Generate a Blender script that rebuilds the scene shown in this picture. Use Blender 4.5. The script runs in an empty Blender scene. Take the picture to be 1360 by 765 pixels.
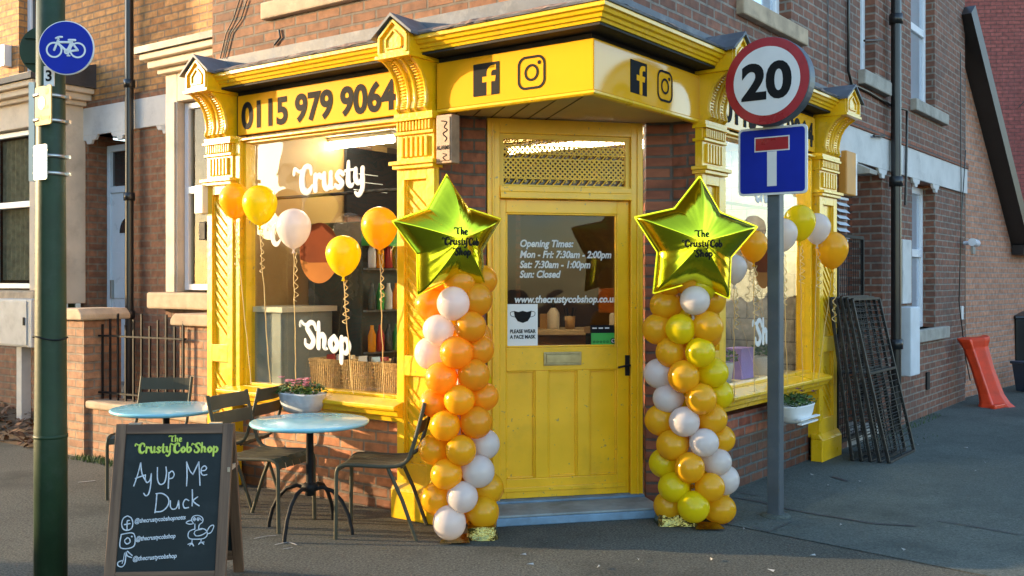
import bpy, bmesh, math, random
from mathutils import Vector, Matrix, noise
random.seed(7)
SC = bpy.context.scene
COL = SC.collection
PI = math.pi
rad = math.radians
# ------------------------------------------------------------------ camera numbers (level camera at 1.55 m)
F, CX, HY, EYE = 1310.0, 680.0, 372.0, 1.55

class Frame:
    """A vertical plane in the street: origin and heading; local x runs along it, y into the building, z up."""
    def __init__(s, ox, oy, deg):
        s.deg = deg; a = rad(deg); s.a = a
        s.o = Vector((ox, oy, 0)); s.x = Vector((math.cos(a), math.sin(a), 0)); s.y = Vector((-math.sin(a), math.cos(a), 0))
    def px(s, u, v, d=0.0):
        t = (u-CX)/F
        Y = (d + s.o.dot(s.y))/(t*s.y.x + s.y.y)
        return ((Vector((t*Y, Y, 0))-s.o).dot(s.x), EYE-(v-HY)/F*Y)
    def w(s, a, b, z=0.0):
        p = s.o + s.x*a + s.y*b
        return Vector((p.x, p.y, z))
CO = (0.462, 5.655)
L = Frame(*CO, -35.4)      # facade along the main street
R = Frame(*CO, 52.7)       # facade along the side street
D = Frame(-0.165, 6.55, 13.0)   # the door across the corner
W0 = Frame(0, 0, 0)

# ------------------------------------------------------------------ mesh builder
class MB:
    def __init__(s): s.v = []; s.f = []; s.m = []; s.s = []; s.mi = 0
    def add(s, vs, fs, smooth=False):
        o = len(s.v); s.v += [tuple(p) for p in vs]
        for f in fs: s.f.append(tuple(i+o for i in f)); s.m.append(s.mi); s.s.append(smooth)
        return s
    def box(s, x0, x1, y0, y1, z0, z1):
        return s.add([(x0,y0,z0),(x1,y0,z0),(x1,y1,z0),(x0,y1,z0),(x0,y0,z1),(x1,y0,z1),(x1,y1,z1),(x0,y1,z1)],
              [(0,3,2,1),(4,5,6,7),(0,1,5,4),(1,2,6,5),(2,3,7,6),(3,0,4,7)])
    def bar(s, p, q, w, h, up=(0,0,1)):
        p = Vector(p); q = Vector(q); d = (q-p).normalized(); a = d.cross(Vector(up))
        if a.length < 1e-4: a = d.cross(Vector((1,0,0)))
        a.normalize(); b = a.cross(d).normalized()
        a *= w/2; b *= h/2
        return s.add([p-a-b,p+a-b,p+a+b,p-a+b,q-a-b,q+a-b,q+a+b,q-a+b],
              [(0,1,2,3),(4,7,6,5),(0,4,5,1),(1,5,6,2),(2,6,7,3),(3,7,4,0)])
    def tube(s, pts, r, n=8, smooth=True, cap=True):
        pts = [Vector(p) for p in pts]; k = len(pts)
        rs = r if isinstance(r, (list, tuple)) else [r]*k
        t0 = (pts[1]-pts[0]).normalized()
        a = t0.cross(Vector((0,0,1)))
        if a.length < 1e-3: a = t0.cross(Vector((1,0,0)))
        a.normalize(); vs = []; fs = []
        for i, p in enumerate(pts):
            if i == 0: t = pts[1]-pts[0]
            elif i == k-1: t = pts[-1]-pts[-2]
            else: t = pts[i+1]-pts[i-1]
            t.normalize(); a = (a - t*a.dot(t)).normalized(); b = t.cross(a)
            for j in range(n):
                c = 2*PI*j/n; vs.append(p + (a*math.cos(c)+b*math.sin(c))*rs[i])
        for i in range(k-1):
            for j in range(n):
                j2 = (j+1) % n
                fs.append((i*n+j, i*n+j2, (i+1)*n+j2, (i+1)*n+j))
        s.add(vs, fs, smooth)
        if cap: s.add(vs[:n], [tuple(range(n))[::-1]]); s.add(vs[-n:], [tuple(range(n))])
        return s
    def lathe(s, prof, n=24, c=(0,0,0), smooth=True, ax=None):
        vs = []; fs = []; k = len(prof)
        for r, z in prof:
            for j in range(n):
                q = 2*PI*j/n; vs.append((r*math.cos(q), r*math.sin(q), z))
        for i in range(k-1):
            for j in range(n):
                j2 = (j+1) % n; fs.append((i*n+j, i*n+j2, (i+1)*n+j2, (i+1)*n+j))
        fs.append(tuple(range(n))[::-1]); fs.append(tuple(range((k-1)*n, k*n)))
        M = ax if ax is not None else Matrix.Identity(3)
        return s.add([M @ Vector(p)+Vector(c) for p in vs], fs, smooth)
    def prism(s, poly, fn, d0, d1):
        n = len(poly)
        vs = [fn(a, b, d0) for a, b in poly]+[fn(a, b, d1) for a, b in poly]
        return s.add(vs, [tuple(range(n))[::-1], tuple(range(n, 2*n))]+[(i, (i+1) % n, n+(i+1) % n, n+i) for i in range(n)])
    def sweep(s, path, prof, closed=False):
        """path: plan points left to right; prof: (out, z) loop; outward is to the right-hand side of travel."""
        P = [Vector(p) for p in path]; k = len(P); n = len(prof); vs = []
        for i, p in enumerate(P):
            ns = []
            if i > 0: t = (P[i]-P[i-1]).normalized(); ns.append(Vector((t.y, -t.x)))
            if i < k-1: t = (P[i+1]-P[i]).normalized(); ns.append(Vector((t.y, -t.x)))
            m = sum(ns, Vector((0,0))).normalized(); m = m/m.dot(ns[0])
            for o, z in prof: q = p+m*o; vs.append((q.x, q.y, z))
        fs = [(i*n+j, i*n+(j+1) % n, (i+1)*n+(j+1) % n, (i+1)*n+j) for i in range(k-1) for j in range(n)]
        fs += [tuple(range(n))[::-1], tuple(range((k-1)*n, k*n))]
        return s.add(vs, fs)
    def stroke(s, pts, fn, n=8, sub=6, depth=0.0016, k=1.0):
        """A brush or chalk stroke: pts (x, z, r) smoothed, drawn as a flattened tube on a surface given by fn(x, z, out)."""
        P = [(p[0], p[1], p[2]*k) for p in pts]
        if len(P) > 2:
            Q = []
            for i in range(len(P)-1):
                a, b, c, d = P[max(i-1,0)], P[i], P[i+1], P[min(i+2,len(P)-1)]
                for q in range(sub):
                    t = q/sub
                    Q.append(tuple(.5*((2*b[e])+(-a[e]+c[e])*t+(2*a[e]-5*b[e]+4*c[e]-d[e])*t*t+(-a[e]+3*b[e]-3*c[e]+d[e])*t**3) for e in range(3)))
            Q.append(P[-1])
        else: Q = list(P)
        def ext(p, q):
            dx, dz = p[0]-q[0], p[1]-q[1]; l = math.hypot(dx, dz) or 1
            return [(p[0]+dx/l*p[2]*h, p[1]+dz/l*p[2]*h, p[2]*math.sqrt(max(0, 1-h*h))+1e-5) for h in (.4, .75, .95)]
        Q = ext(Q[0], Q[1])[::-1]+Q+ext(Q[-1], Q[-2])
        vs = []; m = len(Q)
        for i, (x, z, r) in enumerate(Q):
            a, b = Q[max(i-1,0)], Q[min(i+1,m-1)]
            dx, dz = b[0]-a[0], b[1]-a[1]; l = math.hypot(dx, dz) or 1
            nx, nz = -dz/l, dx/l
            for j in range(n):
                c = 2*PI*j/n
                vs.append(fn(x+nx*r*math.cos(c), z+nz*r*math.cos(c), depth*(1+math.sin(c))))
        fs = [(i*n+j, i*n+(j+1) % n, (i+1)*n+(j+1) % n, (i+1)*n+j) for i in range(m-1) for j in range(n)]
        return s.add(vs, fs, True)
    def text(s, body, fn, x, z, size, bold=0.0, shear=0.0, align='LEFT', d=0.003, sx=1.0, space=1.0):
        cu = bpy.data.curves.new('t', 'FONT'); cu.body = body; cu.size = size; cu.offset = bold; cu.shear = shear
        cu.align_x = align; cu.space_character = space; cu.resolution_u = 5
        o = bpy.data.objects.new('t', cu); COL.objects.link(o)
        me = bpy.data.meshes.new_from_object(o.evaluated_get(bpy.context.evaluated_depsgraph_get()))
        s.add([fn(x+p.co.x*sx, z+p.co.y, d) for p in me.vertices], [tuple(f.vertices) for f in me.polygons])
        bpy.data.objects.remove(o); bpy.data.curves.remove(cu); bpy.data.meshes.remove(me)
        return s
    def disc(s, fn, x, z, r, d, n=40, rz=None):
        rz = rz or r
        return s.add([fn(x+r*math.cos(2*PI*i/n), z+rz*math.sin(2*PI*i/n), d) for i in range(n)], [tuple(range(n))])
    def ring(s, fn, x, z, r0, r1, d, n=40):
        vs = []
        for i in range(n):
            c, q = math.cos(2*PI*i/n), math.sin(2*PI*i/n)
            vs += [fn(x+r0*c, z+r0*q, d), fn(x+r1*c, z+r1*q, d)]
        return s.add(vs, [(2*i, 2*i+1, (2*i+3) % (2*n), (2*i+2) % (2*n)) for i in range(n)])
    def build(s, name, mats, parent=None, loc=None, deg=0.0, bev=0.0, fix=False):
        me = bpy.data.meshes.new(name); me.from_pydata(s.v, [], s.f)
        mats = mats if isinstance(mats, (list, tuple)) else [mats]
        for m in mats: me.materials.append(m)
        for i, p in enumerate(me.polygons): p.material_index = s.m[i]; p.use_smooth = s.s[i]
        if fix:
            b = bmesh.new(); b.from_mesh(me); bmesh.ops.recalc_face_normals(b, faces=b.faces); b.to_mesh(me); b.free()
        me.update()
        o = bpy.data.objects.new(name, me); COL.objects.link(o)
        if parent: o.parent = parent
        if loc is not None: o.location = loc
        o.rotation_euler = (0, 0, rad(deg))
        if bev:
            q = o.modifiers.new('b', 'BEVEL'); q.width = bev; q.segments = 2; q.limit_method = 'ANGLE'; q.angle_limit = rad(40)
        return o

def front(x, z, d): return (x, -d, z)       # decal mapping on a plane y = 0 facing -y
def on(y0): return lambda x, z, d: (x, y0-d, z)
def rrect(x0, x1, z0, z1, r, n=5):
    out = []
    for cx, cz, a in ((x1-r, z1-r, 0), (x0+r, z1-r, 90), (x0+r, z0+r, 180), (x1-r, z0+r, 270)):
        for i in range(n+1): q = rad(a+90*i/n); out.append((cx+r*math.cos(q), cz+r*math.sin(q)))
    return out

def thing(name, label, cat, loc=(0,0,0), deg=0.0, group=None):
    o = bpy.data.objects.new(name, None); COL.objects.link(o); o.empty_display_size = .2
    o.location = loc; o.rotation_euler = (0, 0, rad(deg))
    return tag(o, label, cat, group)
def tag(o, label, cat, group=None):
    o['label'] = label; o['category'] = cat
    if group: o['group'] = group
    return o
def struct(o): o['kind'] = 'structure'; return o
def kids(o): return [c for c in COL.objects if c.parent == o]
def dup(root, loc, deg, label=None, scale=None):
    r = root.copy(); COL.objects.link(r); r.location = loc; r.rotation_euler = (0, 0, rad(deg))
    if scale: r.scale = scale
    if label: r['label'] = label
    for ch in kids(root):
        c = ch.copy(); COL.objects.link(c); c.parent = r
        for g in kids(ch):
            d = g.copy(); COL.objects.link(d); d.parent = c
    return r

# ------------------------------------------------------------------ materials
def _new(name):
    m = bpy.data.materials.new(name); m.use_nodes = True
    nt = m.node_tree; return m, nt, nt.nodes['Principled BSDF']
def mat(name, c, rough=.5, metal=0., var=.12, scale=6., bump=0., bscale=60., coat=0., emit=None, estr=0., spec=None, trans=0., chips=None, sub=0., dirt=None, dirtamt=.5, dscale=3., bdist=.004):
    m, nt, b = _new(name); N = nt.nodes; K = nt.links
    tc = N.new('ShaderNodeTexCoord')
    n1 = N.new('ShaderNodeTexNoise'); n1.inputs['Scale'].default_value = scale; n1.inputs['Detail'].default_value = 6
    K.new(tc.outputs['Object'], n1.inputs['Vector'])
    mr = N.new('ShaderNodeMapRange'); mr.inputs[1].default_value = .3; mr.inputs[2].default_value = .7
    mr.inputs[3].default_value = 1-var; mr.inputs[4].default_value = 1+var; K.new(n1.outputs['Fac'], mr.inputs[0])
    mx = N.new('ShaderNodeVectorMath'); mx.operation = 'SCALE'; mx.inputs[0].default_value = c[:3]; K.new(mr.outputs[0], mx.inputs['Scale'])
    src = mx.outputs[0]
    if dirt:
        n2 = N.new('ShaderNodeTexNoise'); n2.inputs['Scale'].default_value = dscale; n2.inputs['Detail'].default_value = 9; n2.inputs['Roughness'].default_value = .65
        K.new(tc.outputs['Object'], n2.inputs['Vector'])
        r2 = N.new('ShaderNodeMapRange'); r2.inputs[1].default_value = .52; r2.inputs[2].default_value = .72; r2.inputs[3].default_value = 0; r2.inputs[4].default_value = dirtamt
        K.new(n2.outputs['Fac'], r2.inputs[0])
        md = N.new('ShaderNodeMixRGB'); md.inputs[2].default_value = (*dirt, 1); K.new(r2.outputs[0], md.inputs[0]); K.new(src, md.inputs[1]); src = md.outputs[0]
    if chips:   # small flakes and scuffs where an older coat shows
        n4 = N.new('ShaderNodeTexNoise'); n4.inputs['Scale'].default_value = 38; n4.inputs['Detail'].default_value = 3; K.new(tc.outputs['Object'], n4.inputs['Vector'])
        n5 = N.new('ShaderNodeTexNoise'); n5.inputs['Scale'].default_value = 4; K.new(tc.outputs['Object'], n5.inputs['Vector'])
        a4 = N.new('ShaderNodeMath'); a4.operation = 'MULTIPLY_ADD'; a4.inputs[1].default_value = .35; K.new(n5.outputs['Fac'], a4.inputs[0]); K.new(n4.outputs['Fac'], a4.inputs[2])
        r4 = N.new('ShaderNodeMapRange'); r4.inputs[1].default_value = .87; r4.inputs[2].default_value = .91; r4.inputs[4].default_value = .8; K.new(a4.outputs[0], r4.inputs[0])
        m4 = N.new('ShaderNodeMixRGB'); m4.inputs[2].default_value = (*chips, 1); K.new(r4.outputs[0], m4.inputs[0]); K.new(src, m4.inputs[1]); src = m4.outputs[0]
    K.new(src, b.inputs['Base Color'])
    rr = N.new('ShaderNodeMapRange'); rr.inputs[3].default_value = max(.02, rough-.1); rr.inputs[4].default_value = min(1, rough+.1); K.new(n1.outputs['Fac'], rr.inputs[0]); K.new(rr.outputs[0], b.inputs['Roughness'])
    b.inputs['Metallic'].default_value = metal
    if spec is not None: b.inputs['Specular IOR Level'].default_value = spec
    if coat: b.inputs['Coat Weight'].default_value = coat; b.inputs['Coat Roughness'].default_value = .08
    if sub: b.inputs['Subsurface Weight'].default_value = sub; b.inputs['Subsurface Radius'].default_value = (.06, .03, .01)
    if bump:
        n3 = N.new('ShaderNodeTexNoise'); n3.inputs['Scale'].default_value = bscale; n3.inputs['Detail'].default_value = 5; K.new(tc.outputs['Object'], n3.inputs['Vector'])
        bp = N.new('ShaderNodeBump'); bp.inputs['Strength'].default_value = bump; bp.inputs['Distance'].default_value = bdist
        K.new(n3.outputs['Fac'], bp.inputs['Height']); K.new(bp.outputs[0], b.inputs['Normal'])
    if emit: b.inputs['Emission Color'].default_value = (*emit, 1); b.inputs['Emission Strength'].default_value = estr
    if trans:   # thin stretched rubber lets light through
        tl = N.new('ShaderNodeBsdfTranslucent'); K.new(src, tl.inputs[0]); ms = N.new('ShaderNodeMixShader'); ms.inputs[0].default_value = trans
        K.new(b.outputs[0], ms.inputs[1]); K.new(tl.outputs[0], ms.inputs[2]); K.new(ms.outputs[0], N['Material Output'].inputs[0])
    return m

def brick(name, c1, c2, mortar, rough=.8, bw=.225, rh=.075, ms=.010, dark=None, darkz=None, stain=.5, stainc=(.05,.04,.035), bias=0., gloss=None, odd=None):
    m, nt, b = _new(name); N = nt.nodes; K = nt.links
    tc = N.new('ShaderNodeTexCoord'); sp = N.new('ShaderNodeSeparateXYZ'); K.new(tc.outputs['Object'], sp.inputs[0])
    ad = N.new('ShaderNodeMath'); K.new(sp.outputs[0], ad.inputs[0]); K.new(sp.outputs[1], ad.inputs[1])
    cb = N.new('ShaderNodeCombineXYZ'); K.new(ad.outputs[0], cb.inputs[0]); K.new(sp.outputs[2], cb.inputs[1])
    # slightly wavy courses
    nw = N.new('ShaderNodeTexNoise'); nw.inputs['Scale'].default_value = 9; K.new(cb.outputs[0], nw.inputs['Vector'])
    sb = N.new('ShaderNodeVectorMath'); sb.operation = 'SUBTRACT'; sb.inputs[1].default_value = (.5,.5,.5); K.new(nw.outputs['Color'], sb.inputs[0])
    sl = N.new('ShaderNodeVectorMath'); sl.operation = 'SCALE'; sl.inputs['Scale'].default_value = .008; K.new(sb.outputs[0], sl.inputs[0])
    vv = N.new('ShaderNodeVectorMath'); K.new(cb.outputs[0], vv.inputs[0]); K.new(sl.outputs[0], vv.inputs[1])
    br = N.new('ShaderNodeTexBrick'); K.new(vv.outputs[0], br.inputs['Vector'])
    br.inputs['Scale'].default_value = 1; br.inputs['Brick Width'].default_value = bw; br.inputs['Row Height'].default_value = rh
    br.inputs['Mortar Size'].default_value = ms; br.inputs['Mortar Smooth'].default_value = .25; br.inputs['Bias'].default_value = bias
    br.inputs['Color1'].default_value = (*c1, 1); br.inputs['Color2'].default_value = (*c2, 1); br.inputs['Mortar'].default_value = (*mortar, 1)
    col = br.outputs['Color']
    # per-face blotches and street grime
    n1 = N.new('ShaderNodeTexNoise'); n1.inputs['Scale'].default_value = 14; n1.inputs['Detail'].default_value = 8; K.new(cb.outputs[0], n1.inputs['Vector'])
    m1 = N.new('ShaderNodeMapRange'); m1.inputs[1].default_value = .3; m1.inputs[2].default_value = .7; m1.inputs[3].default_value = .68; m1.inputs[4].default_value = 1.3; K.new(n1.outputs['Fac'], m1.inputs[0])
    s1 = N.new('ShaderNodeVectorMath'); s1.operation = 'SCALE'; K.new(col, s1.inputs[0]); K.new(m1.outputs[0], s1.inputs['Scale']); col = s1.outputs[0]
    n2 = N.new('ShaderNodeTexNoise'); n2.inputs['Scale'].default_value = 1.3; n2.inputs['Detail'].default_value = 9; n2.inputs['Roughness'].default_value = .6; K.new(cb.outputs[0], n2.inputs['Vector'])
    m2 = N.new('ShaderNodeMapRange'); m2.inputs[1].default_value = .48; m2.inputs[2].default_value = .75; m2.inputs[4].default_value = stain; K.new(n2.outputs['Fac'], m2.inputs[0])
    x2 = N.new('ShaderNodeMixRGB'); x2.inputs[2].default_value = (*stainc, 1); K.new(m2.outputs[0], x2.inputs[0]); K.new(col, x2.inputs[1]); col = x2.outputs[0]
    if darkz:   # a damp course of darker bricks near the pavement
        md = N.new('ShaderNodeMapRange'); md.inputs[1].default_value = darkz-.02; md.inputs[2].default_value = darkz+.02; md.inputs[3].default_value = .85; md.inputs[4].default_value = 0; K.new(sp.outputs[2], md.inputs[0])
        xd = N.new('ShaderNodeMixRGB'); K.new(md.outputs[0], xd.inputs[0]); K.new(col, xd.inputs[1])
        sd = N.new('ShaderNodeVectorMath'); sd.operation = 'MULTIPLY'; sd.inputs[1].default_value = dark; K.new(col, sd.inputs[0]); K.new(sd.outputs[0], xd.inputs[2]); col = xd.outputs[0]
    K.new(col, b.inputs['Base Color'])
    b.inputs['Roughness'].default_value = gloss or rough
    h = N.new('ShaderNodeMath'); h.operation = 'MULTIPLY_ADD'; h.inputs[1].default_value = -1; h.inputs[2].default_value = 1; K.new(br.outputs['Fac'], h.inputs[0])
    h2 = N.new('ShaderNodeMath'); h2.operation = 'MULTIPLY_ADD'; h2.inputs[1].default_value = .5; K.new(n1.outputs['Fac'], h2.inputs[0]); K.new(h.outputs[0], h2.inputs[2])
    bp = N.new('ShaderNodeBump'); bp.inputs['Strength'].default_value = .8; bp.inputs['Distance'].default_value = .012; K.new(h2.outputs[0], bp.inputs['Height']); K.new(bp.outputs[0], b.inputs['Normal'])
    return m

def glass(name, tint=(1,1,1), refl=1.0):
    m = bpy.data.materials.new(name); m.use_nodes = True; nt = m.node_tree; N = nt.nodes; K = nt.links
    N.remove(N['Principled BSDF']); out = N['Material Output']
    t = N.new('ShaderNodeBsdfTransparent'); t.inputs[0].default_value = (*tint, 1)
    g = N.new('ShaderNodeBsdfGlossy'); g.inputs['Roughness'].default_value = .012
    f = N.new('ShaderNodeFresnel'); f.inputs[0].default_value = 1.6
    # old float glass: a slow waviness in what it mirrors
    tc = N.new('ShaderNodeTexCoord'); nz = N.new('ShaderNodeTexNoise'); nz.inputs['Scale'].default_value = 2.2; K.new(tc.outputs['Object'], nz.inputs['Vector'])
    bp = N.new('ShaderNodeBump'); bp.inputs['Strength'].default_value = .25; bp.inputs['Distance'].default_value = .02; K.new(nz.outputs['Fac'], bp.inputs['Height']); K.new(bp.outputs[0], g.inputs['Normal'])
    mu = N.new('ShaderNodeMath'); mu.operation = 'MULTIPLY'; mu.inputs[1].default_value = refl; mu.use_clamp = True; K.new(f.outputs[0], mu.inputs[0])
    ge = N.new('ShaderNodeNewGeometry'); iv = N.new('ShaderNodeMath'); iv.operation = 'SUBTRACT'; iv.inputs[0].default_value = 1; K.new(ge.outputs['Backfacing'], iv.inputs[1])   # only the outer face of the sheet mirrors
    m3 = N.new('ShaderNodeMath'); m3.operation = 'MULTIPLY'; K.new(mu.outputs[0], m3.inputs[0]); K.new(iv.outputs[0], m3.inputs[1])
    mx = N.new('ShaderNodeMixShader'); K.new(m3.outputs[0], mx.inputs[0]); K.new(t.outputs[0], mx.inputs[1]); K.new(g.outputs[0], mx.inputs[2]); K.new(mx.outputs[0], out.inputs[0])
    return m

def ground_mat(name, c, spec=(.25,.25,.24), patch=(.03,.03,.032), crack=0.0, speck=.5):
    m, nt, b = _new(name); N = nt.nodes; K = nt.links
    tc = N.new('ShaderNodeTexCoord'); V = tc.outputs['Object']
    def nz(sc, det=6, ro=.6):
        n = N.new('ShaderNodeTexNoise'); n.inputs['Scale'].default_value = sc; n.inputs['Detail'].default_value = det; n.inputs['Roughness'].default_value = ro; K.new(V, n.inputs['Vector']); return n.outputs['Fac']
    def rng(x, a, b_, c_, d_):
        r = N.new('ShaderNodeMapRange'); r.inputs[1].default_value = a; r.inputs[2].default_value = b_; r.inputs[3].default_value = c_; r.inputs[4].default_value = d_; K.new(x, r.inputs[0]); return r.outputs[0]
    def mixc(f, a, c2):
        x = N.new('ShaderNodeMixRGB'); K.new(f, x.inputs[0])
        if isinstance(a, tuple): x.inputs[1].default_value = (*a, 1)
        else: K.new(a, x.inputs[1])
        x.inputs[2].default_value = (*c2, 1); return x.outputs[0]
    fine = nz(75, 5, .8); mid = nz(1.1, 8, .65); big = nz(.45, 4); grit = nz(28, 3, .7)
    col = mixc(rng(fine, .42, .66, 0, .95), c, spec)
    col = mixc(rng(grit, .56, .68, 0, .55), col, tuple(q*.55 for q in c))
    col = mixc(rng(mid, .5, .72, 0, .75), col, patch)
    vo = N.new('ShaderNodeTexVoronoi'); vo.inputs['Scale'].default_value = 9; K.new(V, vo.inputs['Vector'])
    col = mixc(rng(vo.outputs['Distance'], .035, .05, speck, 0), col, (.3,.3,.28))     # trodden gum and grit
    vm = N.new('ShaderNodeVectorMath'); vm.operation = 'SCALE'; K.new(col, vm.inputs[0]); K.new(rng(big, .3, .7, .78, 1.22), vm.inputs['Scale']); col = vm.outputs[0]
    K.new(col, b.inputs['Base Color']); b.inputs['Roughness'].default_value = .9
    b.inputs['Specular IOR Level'].default_value = .25
    bp = N.new('ShaderNodeBump'); bp.inputs['Strength'].default_value = .7; bp.inputs['Distance'].default_value = .006; K.new(fine, bp.inputs['Height']); K.new(bp.outputs[0], b.inputs['Normal'])
    return m

def wood(name, c1, c2, axis=2, rough=.6):
    m, nt, b = _new(name); N = nt.nodes; K = nt.links
    tc = N.new('ShaderNodeTexCoord'); mp = N.new('ShaderNodeMapping'); s = [40, 40, 40]; s[axis] = 2.5; mp.inputs['Scale'].default_value = s; K.new(tc.outputs['Object'], mp.inputs[0])
    n = N.new('ShaderNodeTexNoise'); n.inputs['Scale'].default_value = 1; n.inputs['Detail'].default_value = 7; K.new(mp.outputs[0], n.inputs['Vector'])
    r = N.new('ShaderNodeValToRGB'); r.color_ramp.elements[0].position = .35; r.color_ramp.elements[1].position = .68
    r.color_ramp.elements[0].color = (*c1, 1); r.color_ramp.elements[1].color = (*c2, 1); K.new(n.outputs['Fac'], r.inputs[0]); K.new(r.outputs[0], b.inputs['Base Color'])
    b.inputs['Roughness'].default_value = rough
    bp = N.new('ShaderNodeBump'); bp.inputs['Strength'].default_value = .4; bp.inputs['Distance'].default_value = .003; K.new(n.outputs['Fac'], bp.inputs['Height']); K.new(bp.outputs[0], b.inputs['Normal'])
    return m

M = {}
M['yellow'] = mat('yellow_gloss_paint', (.85,.49,.005), .30, var=.10, scale=5, bump=.35, bscale=28, coat=.35, dirt=(.36,.19,.012), dirtamt=.5, dscale=5, chips=(.30,.20,.09), bdist=.006)
M['yellow_door'] = mat('yellow_door_paint', (.92,.50,.005), .34, var=.08, scale=4, bump=.25, bscale=34, coat=.25, dirt=(.42,.25,.012), dirtamt=.4, dscale=2.4, chips=(.40,.27,.08))
M['sign_yellow'] = mat('yellow_sign_sheet', (.82,.37,.007), .5, var=.05, scale=2, spec=.06)
M['sign_gloss'] = mat('glossy_yellow_sheet', (.80,.38,.007), .1, var=.03, scale=2, coat=.22)
M['black'] = mat('black_vinyl', (.012,.012,.013), .75, var=.1, spec=.15)
M['white'] = mat('white_vinyl', (.66,.66,.64), .8, var=.03, spec=.05)
M['lead'] = mat('lead_sheet', (.10,.115,.14), .6, metal=.0, var=.25, scale=7, bump=.4, bscale=18, dirt=(.3,.3,.3), dirtamt=.5, dscale=6)
M['lead_edge'] = mat('torn_felt_edge', (.20,.13,.10), .85, var=.5, scale=18, bump=.8, bscale=50, dirt=(.4,.35,.3), dirtamt=.7, dscale=14)
M['dark'] = mat('soffit_shade', (.015,.013,.01), .8, var=.3)  # near-black colour stands for shade in the gap under the cornice
M['soffit'] = mat('cream_soffit_boards', (.52,.38,.17), .5, var=.12, scale=3)
M['brick_up'] = brick('brown_brick', (.155,.062,.028), (.235,.10,.045), (.13,.10,.075), stain=.55)
M['brick_side'] = brick('grey_brown_brick', (.15,.058,.032), (.24,.092,.052), (.24,.20,.16), stain=.55, stainc=(.05,.045,.045))
M['brick_low'] = brick('red_glazed_brick', (.40,.125,.05), (.52,.20,.075), (.23,.17,.13), gloss=.42, dark=(.32,.32,.35), darkz=.16, stain=.45)
M['brick_lowside'] = brick('red_side_brick', (.25,.066,.036), (.35,.10,.05), (.20,.18,.16), gloss=.5, dark=(.28,.42,.5), darkz=.38, stain=.45)
M['brick_pier'] = brick('dark_red_brick', (.23,.068,.034), (.31,.10,.048), (.11,.085,.07), stain=.4)
M['brick_orange'] = brick('orange_brick', (.40,.165,.045), (.52,.25,.075), (.24,.15,.08), stain=.3, stainc=(.2,.1,.04))
M['brick_garden'] = brick('garden_wall_brick', (.28,.13,.07), (.40,.20,.105), (.24,.18,.13), stain=.5)
M['brick_porch'] = brick('porch_brick', (.19,.075,.036), (.27,.115,.055), (.2,.14,.09), stain=.4)
M['brick_gable'] = brick('pale_gable_brick', (.41,.175,.095), (.51,.235,.135), (.36,.27,.22), stain=.25)
M['brick_far'] = brick('crimson_brick', (.19,.05,.045), (.25,.07,.06), (.12,.045,.042), stain=.35, stainc=(.15,.06,.06))
M['stone'] = mat('sandstone', (.44,.33,.22), .85, var=.25, scale=6, bump=.6, bscale=40, dirt=(.16,.12,.09), dirtamt=.6, dscale=4)
M['stone_grey'] = mat('grey_stone', (.36,.33,.28), .85, var=.25, scale=6, bump=.6, bscale=40, dirt=(.14,.13,.11), dirtamt=.6, dscale=4)
M['band'] = mat('flaking_white_band', (.62,.60,.57), .8, var=.1, scale=5, bump=.5, bscale=30, dirt=(.30,.29,.28), dirtamt=.7, dscale=2.5)
M['render'] = mat('cream_render', (.62,.52,.40), .8, var=.12, scale=4, bump=.4, bscale=40, dirt=(.3,.24,.17), dirtamt=.5)
M['upvc'] = mat('white_upvc', (.78,.80,.84), .25, var=.03)
M['door_blue'] = mat('pale_blue_door', (.66,.74,.82), .3, var=.04)
M['step'] = mat('blue_painted_step', (.15,.25,.36), .6, var=.25, scale=9, bump=.6, bscale=40, dirt=(.12,.13,.13), dirtamt=.7, dscale=6)
M['steptop'] = mat('worn_step_top', (.25,.29,.30), .8, var=.2, scale=8, bump=.5, bscale=60, dirt=(.12,.13,.12), dirtamt=.7)
M['glass'] = glass('window_glass', (.96,.97,.95), 1.8)
M['glass_old'] = glass('house_glass', (.75,.76,.72), .55)
M['glass_door'] = glass('door_glass', (.62,.54,.42), .7)
M['glass_dark'] = mat('dark_window_pane', (.03,.03,.032), .04, var=.3, scale=2, coat=.6)
M['pane_sky'] = mat('sky_tinted_pane', (.55,.62,.70), .03, metal=.45, var=.1, scale=1.5)  # pale blue metallic base stands in for reflected sky
M['curtain'] = mat('net_curtain', (.34,.32,.24), .9, var=.3, scale=14)
M['asphalt'] = ground_mat('worn_asphalt', (.046,.048,.038), spec=(.20,.19,.155), patch=(.030,.032,.027))
M['concrete'] = ground_mat('pavement_slabs', (.066,.080,.070), spec=(.165,.18,.16), patch=(.040,.050,.043), speck=.35)
M['soil'] = ground_mat('garden_soil', (.09,.06,.035), spec=(.16,.10,.05), patch=(.04,.03,.02))
M['post_green'] = mat('dark_green_post', (.020,.044,.020), .5, var=.2, scale=6, bump=.2, bscale=50, spec=.3, dirt=(.06,.08,.06), dirtamt=.35, dscale=10)
M['post_grey'] = mat('grey_steel_post', (.085,.105,.125), .45, metal=.3, var=.12, scale=8, dirt=(.16,.16,.15), dirtamt=.3, dscale=12)
M['sign_blue'] = mat('blue_sign_face', (.008,.024,.33), .5, var=.1, spec=.15)
M['sign_red'] = mat('red_sign_ring', (.36,.012,.018), .3, var=.12, scale=9, coat=.3)
M['sign_white'] = mat('white_sign_face', (.72,.72,.72), .35, var=.06, dirt=(.5,.5,.48), dirtamt=.4)
M['sign_plate'] = mat('yellow_plate', (.50,.31,.08), .6, var=.1)  # one even ochre yellow
M['sign_pale'] = mat('pale_plate', (.78,.72,.55), .4, var=.06)
M['steel'] = mat('bright_steel', (.55,.54,.50), .35, metal=.9, var=.1)
M['brass'] = mat('aged_brass', (.34,.28,.16), .35, metal=.9, var=.2, scale=20)
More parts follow.
